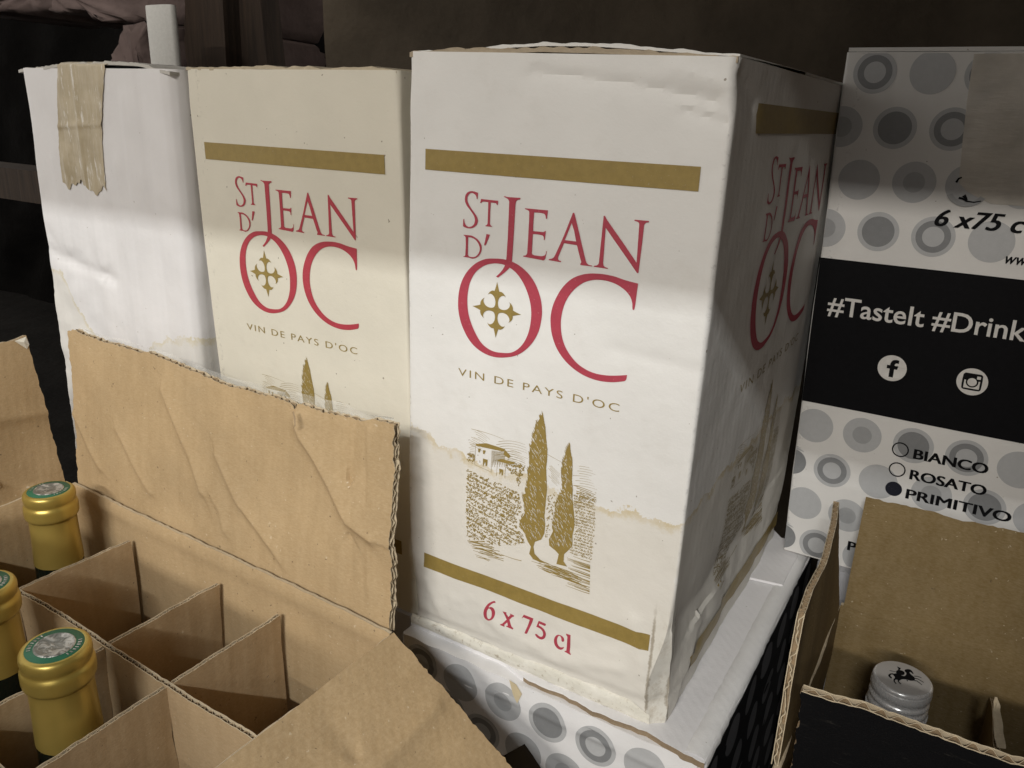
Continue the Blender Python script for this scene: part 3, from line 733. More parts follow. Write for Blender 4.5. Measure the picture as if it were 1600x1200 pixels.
# ---- the white carton in the middle
def disp_main():
    a = sinnoise(101, .16); b = sinnoise(102, .045); c = sinnoise(103, .012)
    cr = creases([([(.160, .187), (.118, .190)], -.0007, .004), ([(.158, .0), (.150, .018), (.146, .034), (.141, .052)], .0016, .005), ([(.06, .018), (.10, .012), (.135, .022)], .0012, .006),
                  ([(.152, .297), (.118, .302), (.07, .306)], -.0016, .003), ([(.157, .289), (.14, .293)], -.0014, .0025), ([(.158, .303), (.135, .3085)], .0012, .003), ([(.012, .03), (.022, .012)], .0012, .006)])
    cs = creases([([(.02, .050), (.05, .046), (.09, .052), (.14, .040), (.19, .05)], -.0026, .016), ([(.02, .0), (.05, .028), (.09, .02)], .002, .008), ([(.03, .296), (.005, .307)], -.002, .006)])
    def f(x, y, z, nx, ny):
        fr = np.clip(-ny, 0, 1); sd = np.clip(nx, 0, 1)
        low = sstep(.075, 0, z)
        d = (.0006-.0003*sd)*a(x, y, z)+(.00012+.00050*low)*b(x, y, z)+(.00003+.00016*low)*c(x, y, z)
        edge = np.sin(math.pi*np.clip(x/.16, 0, 1))
        d = d+fr*(.0016*edge*np.sin(math.pi*np.clip(z/.31, 0, 1))+cr(x, z))
        # rolled, worn lip along the bottom fold
        g0 = .004+.004*x/.16
        lip = -.0012*sstep(g0+.004, g0, z)
        d = d+(fr+.6*sd*sstep(.3, 0, y))*lip*np.clip(z > -1, 0, 1)
        d = d+sd*(cs(y, z)+.0010*sstep(.0, .12, y)*np.sin(math.pi*np.clip((z-.06)/.24, 0, 1))-.004*low*sstep(0, .03, y)*sstep(.24, .2, y)*np.clip(1-np.abs(z-.045)/.035, 0, 1))
        return d
    return f
main = Carton(.16, .24, .3178, -.005, lambda z: .0022+.0075*sstep(.06, .012, z)-.003*sstep(.006, -.004, z)+.0022*sstep(.285, .308, z), disp_main(), lambda z: 1.0*sstep(.075, .045, z))
st_pts = [(0, .1251), (.06, .1235), (.136, .1191), (.2, .1165), (.255, .115), (.45, .113), (.735, .1101), (.83, .1118), (.9, .1105), (1, .1179)]
M['main'] = board_mat('white_board_stained', (.80, .79, .765), stain=(st_pts, .10, .13, (.955, .93, .88), (.84, .74, .52)), dirt=.10, corner=True)
o_main = empty('wine_carton', (0, 0, 0), 'white wine carton with red and gold print and a brown tide stain', 'carton')
bd = main.shell('body', M['main'], o_main, .002, .002, 8)
sharp(bd, 26)
def fold_mat():
    mt = base_mat('worn_fold', (.76, .73, .645), .7, 0, .3); B = NB(mt)
    c = B.mix(B.ramp(B.noise(70, 5), .35, .7), (.70, .675, .59), (.80, .775, .70))
    c = B.mix(B.math('MULTIPLY', B.ramp(B.noise(260, 7, .78), .555, .66), .7), c, (.36, .30, .21))
    c = B.mix(B.math('MULTIPLY', B.ramp(B.noise(1.0, 5, .7, B.mapping((90, 300, 300))), .60, .70), .6), c, (.42, .36, .27)); B.color(c)
    B.normal(B.bump(B.noise(380, 5, .7), .6, .0008, B.bump(B.noise(110, 3), .5, .0016))); return mt
M['fold'] = fold_mat()
fa = sinnoise(121, .03); fb = sinnoise(122, .008); G = []
for u in np.linspace(.0006, .1535, 130):
    t = u/.1535; hz = .0034+.0020*t+.00025*fa(u, 0, 0); cz = -.0050+hz*.98; dp = (.0017+.0005*t)*(1-.75*float(sstep(.9, 1, t))); hz = hz*(1-.45*float(sstep(.92, 1, t))); cz = -.0050+hz*.98
    row = []
    for a in np.linspace(-1.45, 1.55, 12):
        row.append((u, .0012-(dp+.00018*fb(u, a, 0))*math.cos(a)-.0003*fa(u, 0, 2), cz+hz*math.sin(a)+.00015*fb(u, 0, a)))
    G.append(row)
mb = MB(); mb.grid(np.array(G)); mb.build('bottom_fold', M['fold'], o_main)
co = np.empty(len(bd.data.vertices)*3); bd.data.vertices.foreach_get('co', co); co = co.reshape(-1, 3)
co[:, 2] += .0030*np.clip(1-co[:, 0]/.16, 0, 1)*np.clip((co[:, 2]-.275)/.038, 0, 1); bd.data.vertices.foreach_set('co', co.ravel())
print_face(bd, main.front, M['red'], None, .004)
fs = lambda u, z: (.0686+(u-.0344)*1.45, .17+(z-.17)*1.25)
print_face(bd, main.right, M['red'], fs, .005)
M['lidwhite'] = board_mat('white_lid', (.74, .73, .70), stain=None, wear=False)
M['lidedge'] = kraft_mat('lid_cut_edge', (.40, .33, .24), 8.0)
top_flap('top_flap', o_main, .16, .24, .3112, .004, M['lidedge'], 5, .0020, .0006, prof=[(0, .0022), (.2, .0030), (.45, .0042), (.6, .0034), (.85, .0012), (1, -.0006)])
top_flap('top_flap', o_main, .16, .24, .3126, .004, M['lidwhite'], 6, .0012, .003, back=.238, prof=[(0, .0022), (.2, .0032), (.45, .0050), (.6, .0046), (.85, .0024), (1, .0004)])

# ---- the cream carton
def disp_cream():
    a = sinnoise(201, .2); b = sinnoise(202, .05)
    def f(x, y, z, nx, ny):
        fr = np.clip(-ny, 0, 1)
        edge = np.sin(math.pi*np.clip(x/.16, 0, 1))
        return .0004*a(x, y, z)+.00012*b(x, y, z)+fr*.0010*edge*np.sin(math.pi*np.clip(z/.31, 0, 1))
    return f
crm = Carton(.16, .24, .3130, -.0006, lambda z: .002+.0012*sstep(.29, .31, z), disp_cream())
M['cream'] = board_mat('cream_board', (.72, .68, .575), seed=4.0, dirt=.05)
o_cream = empty('wine_carton', (-.1605, .0074, -.0047), 'cream wine carton with red and gold print, half hidden by the raised kraft flap', 'carton', math.radians(.196))
bd = crm.shell('body', M['cream'], o_cream, .0035, .0035, 6)
print_face(bd, crm.front, M['red_cream'], None, .009)
M['lidcream'] = kraft_mat('cream_lid_edge', (.52, .45, .33), 9.0)
top_flap('top_flap', o_cream, .16, .24, .3112, .0012, M['lidcream'], 15, .0016, .0006)
SH = Matrix.Identity(4); SH[0][2] = -.034; SH[1][2] = -.005          # it leans a little to the left
for ob in [x for x in bpy.data.objects if x.parent == o_cream]+list(bd.children): ob.data.transform(SH)

# ---- the plain white carton at the left, taped shut
def disp_plain():
    a = sinnoise(301, .12); b = sinnoise(302, .035); c = sinnoise(303, .008)
    cr = creases([([(-.002, .186), (.018, .180), (.04, .177), (.085, .171)], -.0022, .0045), ([(.01, .196), (.02, .183)], -.0015, .004), ([(.068, .27), (.072, .2), (.082, .06)], .0012, .006), ([(.135, .31), (.138, .2), (.141, .05)], -.0016, .006), ([(.045, .25), (.045, .19)], .0008, .004),
                  ([(.105, .25), (.108, .1)], .0012, .006), ([(.03, .25), (.036, .1)], .0009, .005), ([(.056, .26), (.062, .1)], -.0008, .005), ([(.09, .22), (.095, .08)], -.0007, .005), ([(.118, .29), (.121, .06)], .0009, .005), ([(.125, .15), (.124, .1)], .001, .005)])
    def f(x, y, z, nx, ny):
        fr = np.clip(-ny, 0, 1)
        ll = sstep(.1, .02, x)*sstep(.2, .15, z)
        return .0004*a(x, y, z)+(.0002+.0003*ll*fr)*b(x, y, z)+(.00004+.00020*ll)*c(x, y, z)+fr*sstep(.0, .012, x)*cr(x, z)
    return f
pln = Carton(.168, .24, .3105, -.002, lambda z: .003+.010*np.clip((z)/.31, 0, 1), disp_plain())
st2 = [(0, .172), (.12, .165), (.22, .142), (.30, .128), (.36, .110), (.5, .095), (.62, .112), (.70, .128), (.8, .138), (1, .142)]
M['plain'] = board_mat('plain_white_board', (.76, .745, .745), W=.168, stain=(st2, .07, .18, (.965, .955, .905), (.90, .84, .66)), flute=.00012, dirt=.04, seed=2.0)
o_plain = empty('white_carton', (-.3455, .003, -.001), 'plain white carton sealed with torn brown tape over its top edge', 'carton', math.radians(-.8))
bd = pln.shell('body', M['plain'], o_plain, .003, .003, 8)
M['lidgrey'] = board_mat('white_lid_crumpled', (.52, .50, .46), wear=False, dirt=.3)
top_flap('top_flap', o_plain, .168, .24, .3056, .006, M['lidgrey'], 25, .0018, .0004, back=.236, prof=[(0, -.0005), (.08, .0010), (.25, .0030), (.5, .0044), (.7, .0048), (.85, .0040), (.96, .0010), (1, -.0004)])
# brown tape over the edge, ragged at its lower end
def tape_mat():
    mt = base_mat('brown_tape', (.46, .40, .29), .30, 0, .5); B = NB(mt)
    c = B.mix(B.ramp(B.noise(60, 4), .3, .7), (.38, .31, .195), (.49, .415, .285))
    sc = B.ramp(B.noise(1.0, 5, .7, B.mapping((260, 260, 45))), .56, .64)
    c = B.mix(B.math('MULTIPLY', sc, .85), c, (.72, .69, .63)); B.color(c)
    B.normal(B.bump(B.noise(1.0, 4, .6, B.mapping((220, 220, 50))), .6, .0015)); return mt
M['tape'] = tape_mat()
tn = sinnoise(401, .02); tn2 = sinnoise(402, .006)
def tape_edges(z):
    t = np.clip((.308-z)/.072, 0, 1)
    xl = .0515-.0125*t-.003*np.sin(math.pi*t)+.0002*tn2(0, 0, z); xr = .1050-.0150*t-.0035*np.sin(math.pi*t)+.00025*tn2(1, 0, z)
    return xl, xr
zs = np.linspace(.3105, .232, 60); us = np.linspace(0, 1, 44); rows = []
for z in zs:
    xl, xr = tape_edges(z); x = xl+(xr-xl)*us
    t = (.3105-z)/.0785
    zz = z+(.0028*tn(us*.055, 0, 7)+.0018*tn2(us*.055, 0, 3))*sstep(.85, 1, t)
    wr = .0004*np.abs(tn(x, 0, z*.15))+.0007*np.exp(-((z-.2735-.06*(x-.07))/.0016)**2)+.0005*np.exp(-((x-.068+.03*(z-.28))/.0015)**2)
    d = pln.disp(x, 0*x, 0*x+z, 0*x, 0*x-1)
    rows.append(np.stack([x, -d-.0005-wr, zz], 1))
R0 = rows[0]; pre = []
for k, (dy, dz) in enumerate(((.05, .0040), (.02, .0038), (.006, .0034), (.0014, .0026), (-.0002, .0016))):
    pre.append(np.stack([R0[:, 0]+.002, 0*R0[:, 0]+dy, .3094+dz+0*R0[:, 0]], 1))
mb = MB(); mb.grid(np.array(pre+rows).transpose(1, 0, 2), 0, flip=True); mb.build('tape', M['tape'], o_plain)

# ================================================================== DOTTED CARTONS
def dot(kind, c, R=.0118):
    """(level, loops) pieces of one printed dot: o plain, s small dark centre, l large dark centre, r ring"""
    cx, cy = c; C = lambda r: circle(cx, cy, r, 44)
    if kind == 'o': return [('dot1', [C(R)])]
    if kind == 's': return [('dot1', [C(R), C(R*.5)]), ('dot2', [C(R*.5)])]
    if kind == 'l': return [('dot1', [C(R), C(R*.93)]), ('ring', [C(R*.93), C(R*.78)]), ('dot3', [C(R*.78)])]
    return [('dot1', [C(R), C(R*.8)]), ('dot3', [C(R*.8), C(R*.5)]), ('dot1', [C(R*.5)])]
def clip_u(loops, u0, u1, v0=-9, v1=9):
    out = []
    for l in loops:
        P = [(min(max(p[0], u0), u1), min(max(p[1], v0), v1)) for p in l]
        out.append(P)
    return out
def dots(parent, mapf, items, u0, u1, v0=-9, v1=9, R=.0118, lift=.00022):
    mats = ['dot1', 'dot2', 'dot3']
    for kind, c in items:
        sh, ix = [], []
        for lv, loops in dot(kind, c, R):
            sh.append(clip_u(loops, u0, u1, v0, v1)); ix.append(mats.index({'ring': 'dot1'}.get(lv, lv)))
        decal('printed_dot', sh, mapf, [M[k] for k in mats], parent, lift, .02, ix)
# ---- right carton with the black band
TH = math.radians(.876); RX, RY = .1703, .2127
def rl(px, py):   # pixel -> (u, z) on that carton's front
    n = np.array([math.sin(TH), -math.cos(TH), 0]); d = ray(px, py)
    p = CAM+d*(np.dot(np.array([RX, RY, 0])-CAM, n)/np.dot(d, n))
    u = (p[0]-RX)*math.cos(TH)+(p[1]-RY)*math.sin(TH)
    return (float(u+.0305*p[2]), float(p[2]))
da = sinnoise(501, .15); db = sinnoise(502, .04)
rightc = Carton(.245, .165, .3312, 0, lambda z: .0022, lambda x, y, z, nx, ny: .0005*da(x, y, z)+.0001*db(x, y, z))
M['dotboard'] = board_mat('dotted_board', (.74, .725, .70), W=.245, D=.165, seed=6.0, dirt=.04)
o_right = empty('dotted_carton', (RX, RY, 0), 'grey dotted white carton with a black band of white hashtags and two round icons', 'carton', TH)
# the carton leans a little to the left
LEAN = Matrix.Identity(4); LEAN[0][2] = -.0305
bd = rightc.shell('body', M['dotboard'], o_right, .004, .004, 5)
it = [('r', (1367, 113)), ('o', (1457, 113)), ('r', (1545, 117)), ('s', (1315, 198)), ('l', (1398, 200)), ('r', (1488, 202)), ('l', (1577, 205)), ('o', (1342, 281)), ('s', (1428, 285)), ('o', (1513, 290)), ('r', (1600, 293)),
      ('s', (1290, 356)), ('l', (1372, 362)), ('r', (1458, 370)), ('o', (1549, 378))]
it2 = [('o', (1273, 665)), ('s', (1347, 680)), ('l', (1427, 696)), ('r', (1510, 715)), ('o', (1593, 734)), ('l', (1238, 720)), ('r', (1300, 735)), ('o', (1372, 752)), ('s', (1455, 772)), ('l', (1538, 792)), ('o', (1618, 812)),
       ('o', (1256, 786)), ('s', (1323, 805)), ('r', (1400, 822)), ('l', (1222, 837)), ('r', (1276, 852)), ('o', (1345, 872))]
b1 = (rl(1280, 402)[1]+rl(1600, 437)[1])/2; b0 = (rl(1247, 624)[1]+rl(1600, 693)[1])/2
dots(bd, rightc.front, [(k, rl(*p)) for k, p in it], .0008, .244, b1, .3305)
dots(bd, rightc.front, [(k, rl(*p)) for k, p in it2], .0008, .244, .0012, b0)
decal('black_band', [[[(.0004, b0), (.2446, b0), (.2446, b1), (.0004, b1)]]], rightc.front, M['black'], bd, .00035, .012)
decal('black_band', [[[(.0004, b0), (.16, b0), (.16, b1), (.0004, b1)]]], lambda u, v, l: np.stack([-rightc.disp(0*u, u, v, 0*u-1, 0*u)-l, u, v], 1), M['black'], bd, .00035, .02)
tl = rl(1292, 490); tr = rl(1602, 531)
zb = (rl(1321, 494)[1]+rl(1481, 516.5)[1])/2; zc = (rl(1326, 466)[1]+rl(1484, 486)[1])/2
decal('hashtag_lettering', [text_shape('#TasteIt #Drink', tl[0], tr[0], zb, zc, .012)], rightc.front, M['pale'], bd, .0006, .02)
def icon(center, R):
    return center, R
fc = rl(1394, 575); fr_ = (rl(1417, 576)[0]-rl(1371, 574)[0])/2
F_ = [(-.38, .22), (-.16, .22), (-.16, .36, 1), (-.05, .60, 1), (.18, .70, 1), (.42, .68), (.42, .42), (.24, .42, 1), (.16, .34, 1), (.16, .22), (.42, .22), (.36, -.06), (.16, -.06), (.16, -.72), (-.16, -.72), (-.16, -.06), (-.38, -.06)]
FL = [(fc[0]+.98*fr_*(p[0]), fc[1]+.98*fr_*p[1]) for p in outline(F_, 6)]
decal('round_icon', [[circle(*fc, fr_, 48), FL]], rightc.front, M['pale'], bd, .0006, .02)
ic = rl(1519, 596); ir = (rl(1544, 598)[0]-rl(1494, 594)[0])/2
sq = lambda h, r=.12: [(ic[0]+ir*x, ic[1]+ir*y) for x, y in outline([(-h+r, h), (h-r, h), (h, h-r, 1), (h, -h+r), (h-r, -h, 1), (-h+r, -h), (-h, -h+r, 1), (-h, h-r)], 3)]
decal('round_icon', [[circle(*ic, ir, 48), sq(.62)]], rightc.front, M['pale'], bd, .0006, .02)
lens = [(ic[0]+ir*.30*math.cos(a), ic[1]+ir*(.30*math.sin(a)-.02)) for a in np.linspace(0, 6.283, 36, endpoint=False)]
lr = .40; cup = [(ic[0]-ir*.50, ic[1]+ir*.10), (ic[0]-ir*.50, ic[1]-ir*.50), (ic[0]+ir*.50, ic[1]-ir*.50), (ic[0]+ir*.50, ic[1]+ir*.10)]+[(ic[0]+ir*lr*math.cos(a), ic[1]+ir*(lr*math.sin(a)-.02)) for a in np.linspace(.25, -math.pi-.25, 24)]
flash = [(ic[0]+ir*x, ic[1]+ir*y) for x, y in ((.26, .46), (.50, .46), (.50, .24), (.26, .24))]
decal('round_icon', [[lens], [cup], [flash]], rightc.front, M['pale'], bd, .0006, .02)
def rtext(txt, left, right, base, cap, bold, shear=0.0, name='lettering', mat='black'):
    w = bold*.022
    return decal(name, [text_shape(txt, rl(*left)[0]+w+k*w, rl(*right)[0]-w+k*w, rl(*base)[1]+j*w*.2-.0002, rl(*cap)[1]+j*w*.2+.0005, 0.0, shear) for k, j in ((-1, -1), (0, 0), (1, 1), (-1, 1), (1, -1))], rightc.front, M[mat], bd, .0006, .02)
rtext('6 x75 c', (1461, 340), (1603, 352), (1463, 352), (1466, 328), .018, .28)
rtext('ww', (1571, 404), (1606, 410), (1573, 411), (1574.5, 396), .006, .3)
rtext('BIANCO', (1427, 712), (1544, 735), (1427, 715), (1429, 702), .017)
rtext('ROSATO', (1421, 745), (1542, 765), (1421, 747), (1422.5, 734), .017)
rtext('PRIMITIVO', (1415, 774), (1581, 806), (1415, 777), (1416.5, 764), .017)
rtext('P', (1324.5, 852), (1339, 852), (1325, 858), (1326, 845.5), .017)
rr = (rl(1421, 703)[0]-rl(1394, 701)[0])/2
for k, p in enumerate(((1407, 702), (1402, 733), (1396.5, 763))):
    c = rl(*p)
    decal('tick_circle', [[circle(*c, rr, 40), circle(*c, rr*.84, 40)]] if k < 2 else [[circle(*c, rr, 40)]], rightc.front, M['black' if k < 2 else 'navy'], bd, .0006, .02)
# tan packing-tape patch on its upper front
def patch_mat():
    mt = base_mat('tan_packing_tape', (.48, .42, .33), .4, 0, .5); B = NB(mt)
    B.color(B.mix(B.ramp(B.noise(28, 5), .3, .7), (.60, .545, .46), (.69, .64, .565)))
    tr = B.N.new('ShaderNodeBsdfTransparent'); mx = B.N.new('ShaderNodeMixShader')
    B.L.new(B.ramp(B.noise(40, 4), .3, .7, .62, .85), mx.inputs[0]); B.L.new(tr.outputs[0], mx.inputs[1]); B.L.new(B.b.outputs[0], mx.inputs[2]); B.L.new(mx.outputs[0], B.N['Material Output'].inputs[0])
    B.normal(B.bump(B.noise(1.0, 4, .6, B.mapping((50, 50, 220))), .5, .001)); return mt
M['patch'] = patch_mat()
pp = [rl(1522, 84), rl(1512, 150), rl(1505, 212), rl(1498, 285), rl(1512, 300), rl(1535, 312), rl(1548, 318)]
U = [p[0] for p in pp]
poly = [(p[0], min(p[1], .3308)) for p in pp]+[(.2448, rl(1548, 318)[1]-.001), (.2448, .3308)]
decal('packing_tape', [[poly]], rightc.front, M['patch'], bd, .0008, .008)
c = rl(1513, 290)
decal('torn_print', [[[(c[0]+.0118*math.cos(a)*k, c[1]+.0118*math.sin(a)*k) for a in np.linspace(-2.6, -.6, 16) for k in (1,)]+[(c[0]+.0118*.72*math.cos(a), c[1]+.0118*.8*math.sin(a)) for a in np.linspace(-.6, -2.6, 16)]]], rightc.front, M['dot2'], bd, .0010, .02)
decal('torn_print', strokes([([rl(1498, 309), rl(1504, 310), rl(1510, 314), rl(1522, 316), rl(1533, 314)], .0012, .0006), ([rl(1506, 305), rl(1509, 309), rl(1511, 313)], .002, .001), ([rl(1494, 285), rl(1498, 279), rl(1503, 277)], .0012, .0008)]), rightc.front, M['black'], bd, .0011, None)
for o in [x for x in bpy.data.objects if x.parent == o_right]: o.data.transform(LEAN); 
for o in list(bd.children): o.data.transform(LEAN)
mb = MB()
G = np.array([[(.001+.243*i/12-.0305*.3312, yv, .3315+zt) for i in range(13)] for yv, zt in ((.001, 0), (.001, .0022), (.16, .0026), (.16, 0))])
mb.grid(G.transpose(1, 0, 2), 0, flip=True); sharp(mb.build('top_flap', M['dotboard'], o_right))

# ---- dotted carton that carries the white wine carton
DX, DY, DTOP = -.0015, -.0085, -.0052
DW, DD = .1885, .25; DH = DTOP-.0028-FLOOR
dc = sinnoise(601, .12); dd = sinnoise(602, .03)
def disp_under(x, y, z, nx, ny):
    fr = np.clip(-ny, 0, 1); zz = z-DH
    return .0006*dc(x, y, z)+.0002*dd(x, y, z)+fr*(-.0014*sstep(-.010, 0, zz)*(1+.4*dd(x, 0, 0))+.0007*np.exp(-((zz+.012)/.002)**2))
under = Carton(DW, DD, DH, 0, lambda z: .003, disp_under)
M['under'] = board_mat('dotted_board_under', (.80, .79, .79), W=DW, D=DD, dirt=.06, seed=8.0)
o_under = empty('dotted_carton', (DX, DY, FLOOR), 'white carton with grey dots and a black side, lying under the stained wine carton', 'carton')
bd = under.shell('body', M['under'], o_under, .0035, .0035, 6)
def ul(px, py): p = ony(px, py, DY); return (float(p[0]-DX), float(p[2]-FLOOR))
it = [('r', (658, 1036)), ('o', (719, 1067)), ('s', (785, 1097)), ('l', (855, 1130)), ('r', (930, 1166)), ('o', (1008, 1201)), ('r', (753, 1144)), ('o', (817, 1174)), ('s', (882, 1207)), ('l', (700, 1105)), ('l', (955, 1245)), ('r', (1090, 1245))]
dots(bd, under.front, [(k, ul(*p)) for k, p in it], .001, DW-.001)
dm = [ul(820, 1162), ul(850, 1204), ul(815, 1222), ul(776, 1186)]
decal('black_diamond', [[dm]], under.front, M['blackgloss'], bd, .0006, .01)
decal('black_side', [[[(.001, .002), (DD-.001, .002), (DD-.001, DH-.0008), (.001, DH-.0008)]]], under.right, M['black'], bd, .0003, .015)
k = 0; sd = []
for r_ in range(6):
    for c_ in range(7):
        sd.append([circle(.014+c_*.037+(r_ % 2)*.0185, DH-.018-r_*.032, .0118, 36)])
for l in sd: decal('printed_dot', [clip_u(l, .001, DD-.001)], under.right, M['dotk'], bd, .0005, .02)
# lid: a board whose torn front edge lifts off the front panel and shows its brown core
M['lidtop'] = board_mat('grey_white_lid', (.80, .79, .80), W=DW, D=DD, wear=False, dirt=.05, seed=9.0)
M['core'] = kraft_mat('brown_core', (.26, .19, .12), 4.0)
u = np.linspace(0, 1, 90); ln = sinnoise(611, .04); ln2 = sinnoise(612, .009)
xx = .001+(DW-.002)*u
fy = .0042+.0012*ln(xx, 0, 0)*sstep(.3, .5, u)+.0005*ln2(xx, 0, 0)-.0034*sstep(.45, .9, u)+.006*sstep(.45, .35, u)
lift_ = .0016*sstep(.5, .75, u)*sstep(1.05, .9, u)
zt = DTOP-FLOOR
rowsL = [(fy, zt-.0034-.0006*lift_/.0016), (fy-.0002, zt-.0002+lift_*.4), (fy+.0006, zt+lift_*.3), (fy+.006, zt+lift_*.1), (0*u+.06, zt+0*u), (0*u+.15, zt+0*u), (0*u+DD-.002, zt+0*u), (0*u+DD-.002, zt-.003+0*u)]
G = np.stack([np.stack([xx, y+0*u, z+0*u], 1) for y, z in rowsL], 1)
mb = MB(); mb.grid(G[:40, 0:2], 0); mb.grid(G[39:, 0:2], 1); mb.grid(G[:, 1:], 0); sharp(mb.build('lid', [M['lidtop'], M['core']], o_under), 40)
# paler fold strip along the lid's right edge and the white fold roll of the front panel
xr0, xr1 = DW-.0115, DW-.0002
mb = MB(); ys = np.linspace(.002, DD-.004, 50)
prof = [(xr0, .0002), (xr0+.0006, .0010), (xr0+.006, .0013), (xr1-.002, .0008), (xr1, -.0006), (xr1+.0004, -.004)]
G = np.array([[(x+.0003*ln2(0, y, 1), y, zt+z+.0002*ln(x, y, 0)) for x, z in prof] for y in ys]); mb.grid(G)
mb.build('fold_strip', board_mat('fold_strip_white', (.83, .825, .82), W=DW, D=DD, wear=False, seed=3.0), o_under)
# loose tab of the lid at the back, with its cut front edge
def uz(px, py, z=DTOP): p = onz(px, py, z); return (p[0]-DX, p[1]-DY)
tb = [uz(1161, 904), uz(1222, 918), uz(1246, 872), uz(1205, 828)]
mb = MB(); V = [(p[0], p[1], zt+z) for z in (.0004, .0022) for p in tb]
mb.add(V, [(4, 5, 6, 7), (0, 1, 5, 4), (1, 2, 6, 5), (2, 3, 7, 6), (3, 0, 4, 7)])
mb.build('lid_tab', M['lidtop'], o_under, False)
# scraps of tape residue on the front fold
rs = [ul(795, 1063), ul(806, 1070), ul(815, 1085), ul(809, 1098), ul(802, 1085)]
decal('tape_residue', [[rs]], under.front, ink_mat('dry_glue', (.62, .52, .34), .4), bd, .0007, None)

# ---- boxes underneath: they carry the cream, plain and right cartons
def support(name, label, x0, y0, W, D, top, mat, seed):
    n = sinnoise(seed, .12); H = top-FLOOR
    c = Carton(W, D, H, 0, lambda z: .003, lambda x, y, z, nx, ny: .0006*n(x, y, z))
    e = empty(name, (x0, y0, FLOOR), label, 'carton'); c.shell('body', mat, e, .008, .008, 4)
    mb = MB(); plain_box(mb, (.002, .001, H-.0003), (W-.002, D/2-.0008, H+.0001)); plain_box(mb, (.002, D/2+.0008, H-.0003), (W-.002, D-.001, H+.0001))
    mb.build('top_flap', mat, e, False); return e
M['greyboard'] = board_mat('grey_white_board', (.50, .50, .52), W=.2, dirt=.1)
support('grey_carton', 'grey white carton seen in the gap below the cream carton', -.164, .006, .1605, .245, -.0054, M['greyboard'], 71)
support('grey_carton', 'grey white carton hidden below the plain white carton', -.350, .004, .176, .24, -.0033, M['greyboard'], 72)
M['greyboard2'] = board_mat('grey_board_right', (.46, .46, .48), W=.25, D=.17, dirt=.12)
support('grey_carton', 'grey white carton below the dotted carton with hashtags', .1965, .207, .25, .17, -.0003, M['greyboard2'], 73)

# ================================================================== OPEN KRAFT CARTON WITH DIVIDERS
KA = math.radians(-1.33); K0 = np.array([-.268, -.045, .03]); KL, KD = .2945, .2205
kex = np.array([math.cos(KA), math.sin(KA), 0]); kef = np.array([math.sin(KA), -math.cos(KA), 0]); kz = np.array([0, 0, 1.0])
def K(x, f, z): return K0+kex*x+kef*f+kz*(z-K0[2])          # carton frame: along the back wall, towards the viewer, world height
o_kraft = empty('open_carton', tuple(K(KL/2, KD/2, FLOOR)), 'open brown kraft carton with dividers holding gold capped bottles', 'carton')
def kpart(*a, **k):
    ob = sheet(*a, **k); ob.data.transform(Matrix.Translation(-o_kraft.location)); return ob
km = [M['kraft'], M['kraft_edge'], M['kraft_core'], M['kraft']]
kd = [M['kraft_brightened'], M['kraft_edge'], M['kraft_core'], M['kraft_brightened']]
T = .0042; B0 = FLOOR+.001
wn = sinnoise(701, .09); wn2 = sinnoise(702, .025)
soft = lambda u, v: .0006*wn(u, v, 0)+.00018*wn2(u, v, 0)
kpart('back_wall', K(0, 0, B0), K(KL, 0, B0), K(0, 0, .0305), K(KL, 0, .0305), .0020, o_kraft, km, 90, 60, height=lambda u, v: soft(u, v)*sstep(.321, .30, v)+.0022*np.exp(-((v-.3175)/.006)**2), top=False, shoulder=.0028, seed=2)
kpart('left_wall', K(0, KD, B0), K(0, 0, B0), K(0, KD, .0305), K(0, 0, .0305), .0020, o_kraft, km, 50, 50, height=soft, top=False, shoulder=.004, seed=3)
kpart('right_wall', K(KL, 0, B0), K(KL, KD, B0), K(KL, 0, .029), K(KL, KD, .029), T, o_kraft, km, 50, 50, height=soft, top=False, seed=4)
kpart('front_wall', K(KL, KD, B0), K(0, KD, B0), K(KL, KD, .0305), K(0, KD, .0305), T, o_kraft, km, 50, 50, height=soft, top=False, seed=5)
mb = MB(); mb.add([K(0, 0, B0), K(KL, 0, B0), K(KL, KD, B0), K(0, KD, B0)], [(0, 3, 2, 1)])
ob = mb.build('base', M['kraft'], o_kraft, False); ob.data.transform(Matrix.Translation(-o_kraft.location))
# raised back flap (creases traced on its plane)
def plane_uv(P0, eu, ev):
    n = np.cross(eu, ev)
    def f(px, py):
        d = ray(px, py); p = CAM+d*(np.dot(P0-CAM, n)/np.dot(d, n)); return (float(np.dot(p-P0, eu)), float(np.dot(p-P0, ev)))
    return f
bl, br = K(-.0005, -.0046, .0255), K(KL-.004, -.0046, .0255)
tl_, tr_ = ony(107, 520, -.030), ony(617, 663, -.030)
ev = (tl_-bl); ev = ev-kex*np.dot(ev, kex); ev /= np.linalg.norm(ev)
bf = plane_uv(bl, kex, ev)
bl_cr = [([(470, 668), (478, 690), (500, 725), (528, 780), (550, 820), (590, 848)], .0030, .010), ([(342, 712), (362, 760), (375, 790), (395, 815), (428, 858), (445, 890)], .0017, .007), ([(258, 612), (272, 650), (300, 720), (318, 770)], .0020, .008), ([(112, 638), (140, 695), (160, 730)], .0014, .007), ([(185, 670), (215, 735), (235, 770)], .0011, .006), ([(300, 720), (345, 800), (352, 830)], .0011, .006), ([(560, 640), (548, 760), (552, 905), (548, 960)], -.0008, .006), ([(583, 680), (578, 960)], .0009, .004)]
bcr = creases([([bf(*p) for p in pl], d*1.5, w*.8) for pl, d, w in bl_cr], .05)
nt = bf(465, 640)[0]
bh = lambda u, v: (bcr(u, v)+.0009*wn(u, v, 2)+.0002*wn2(u, v, 1))*sstep(.0, .022, v)
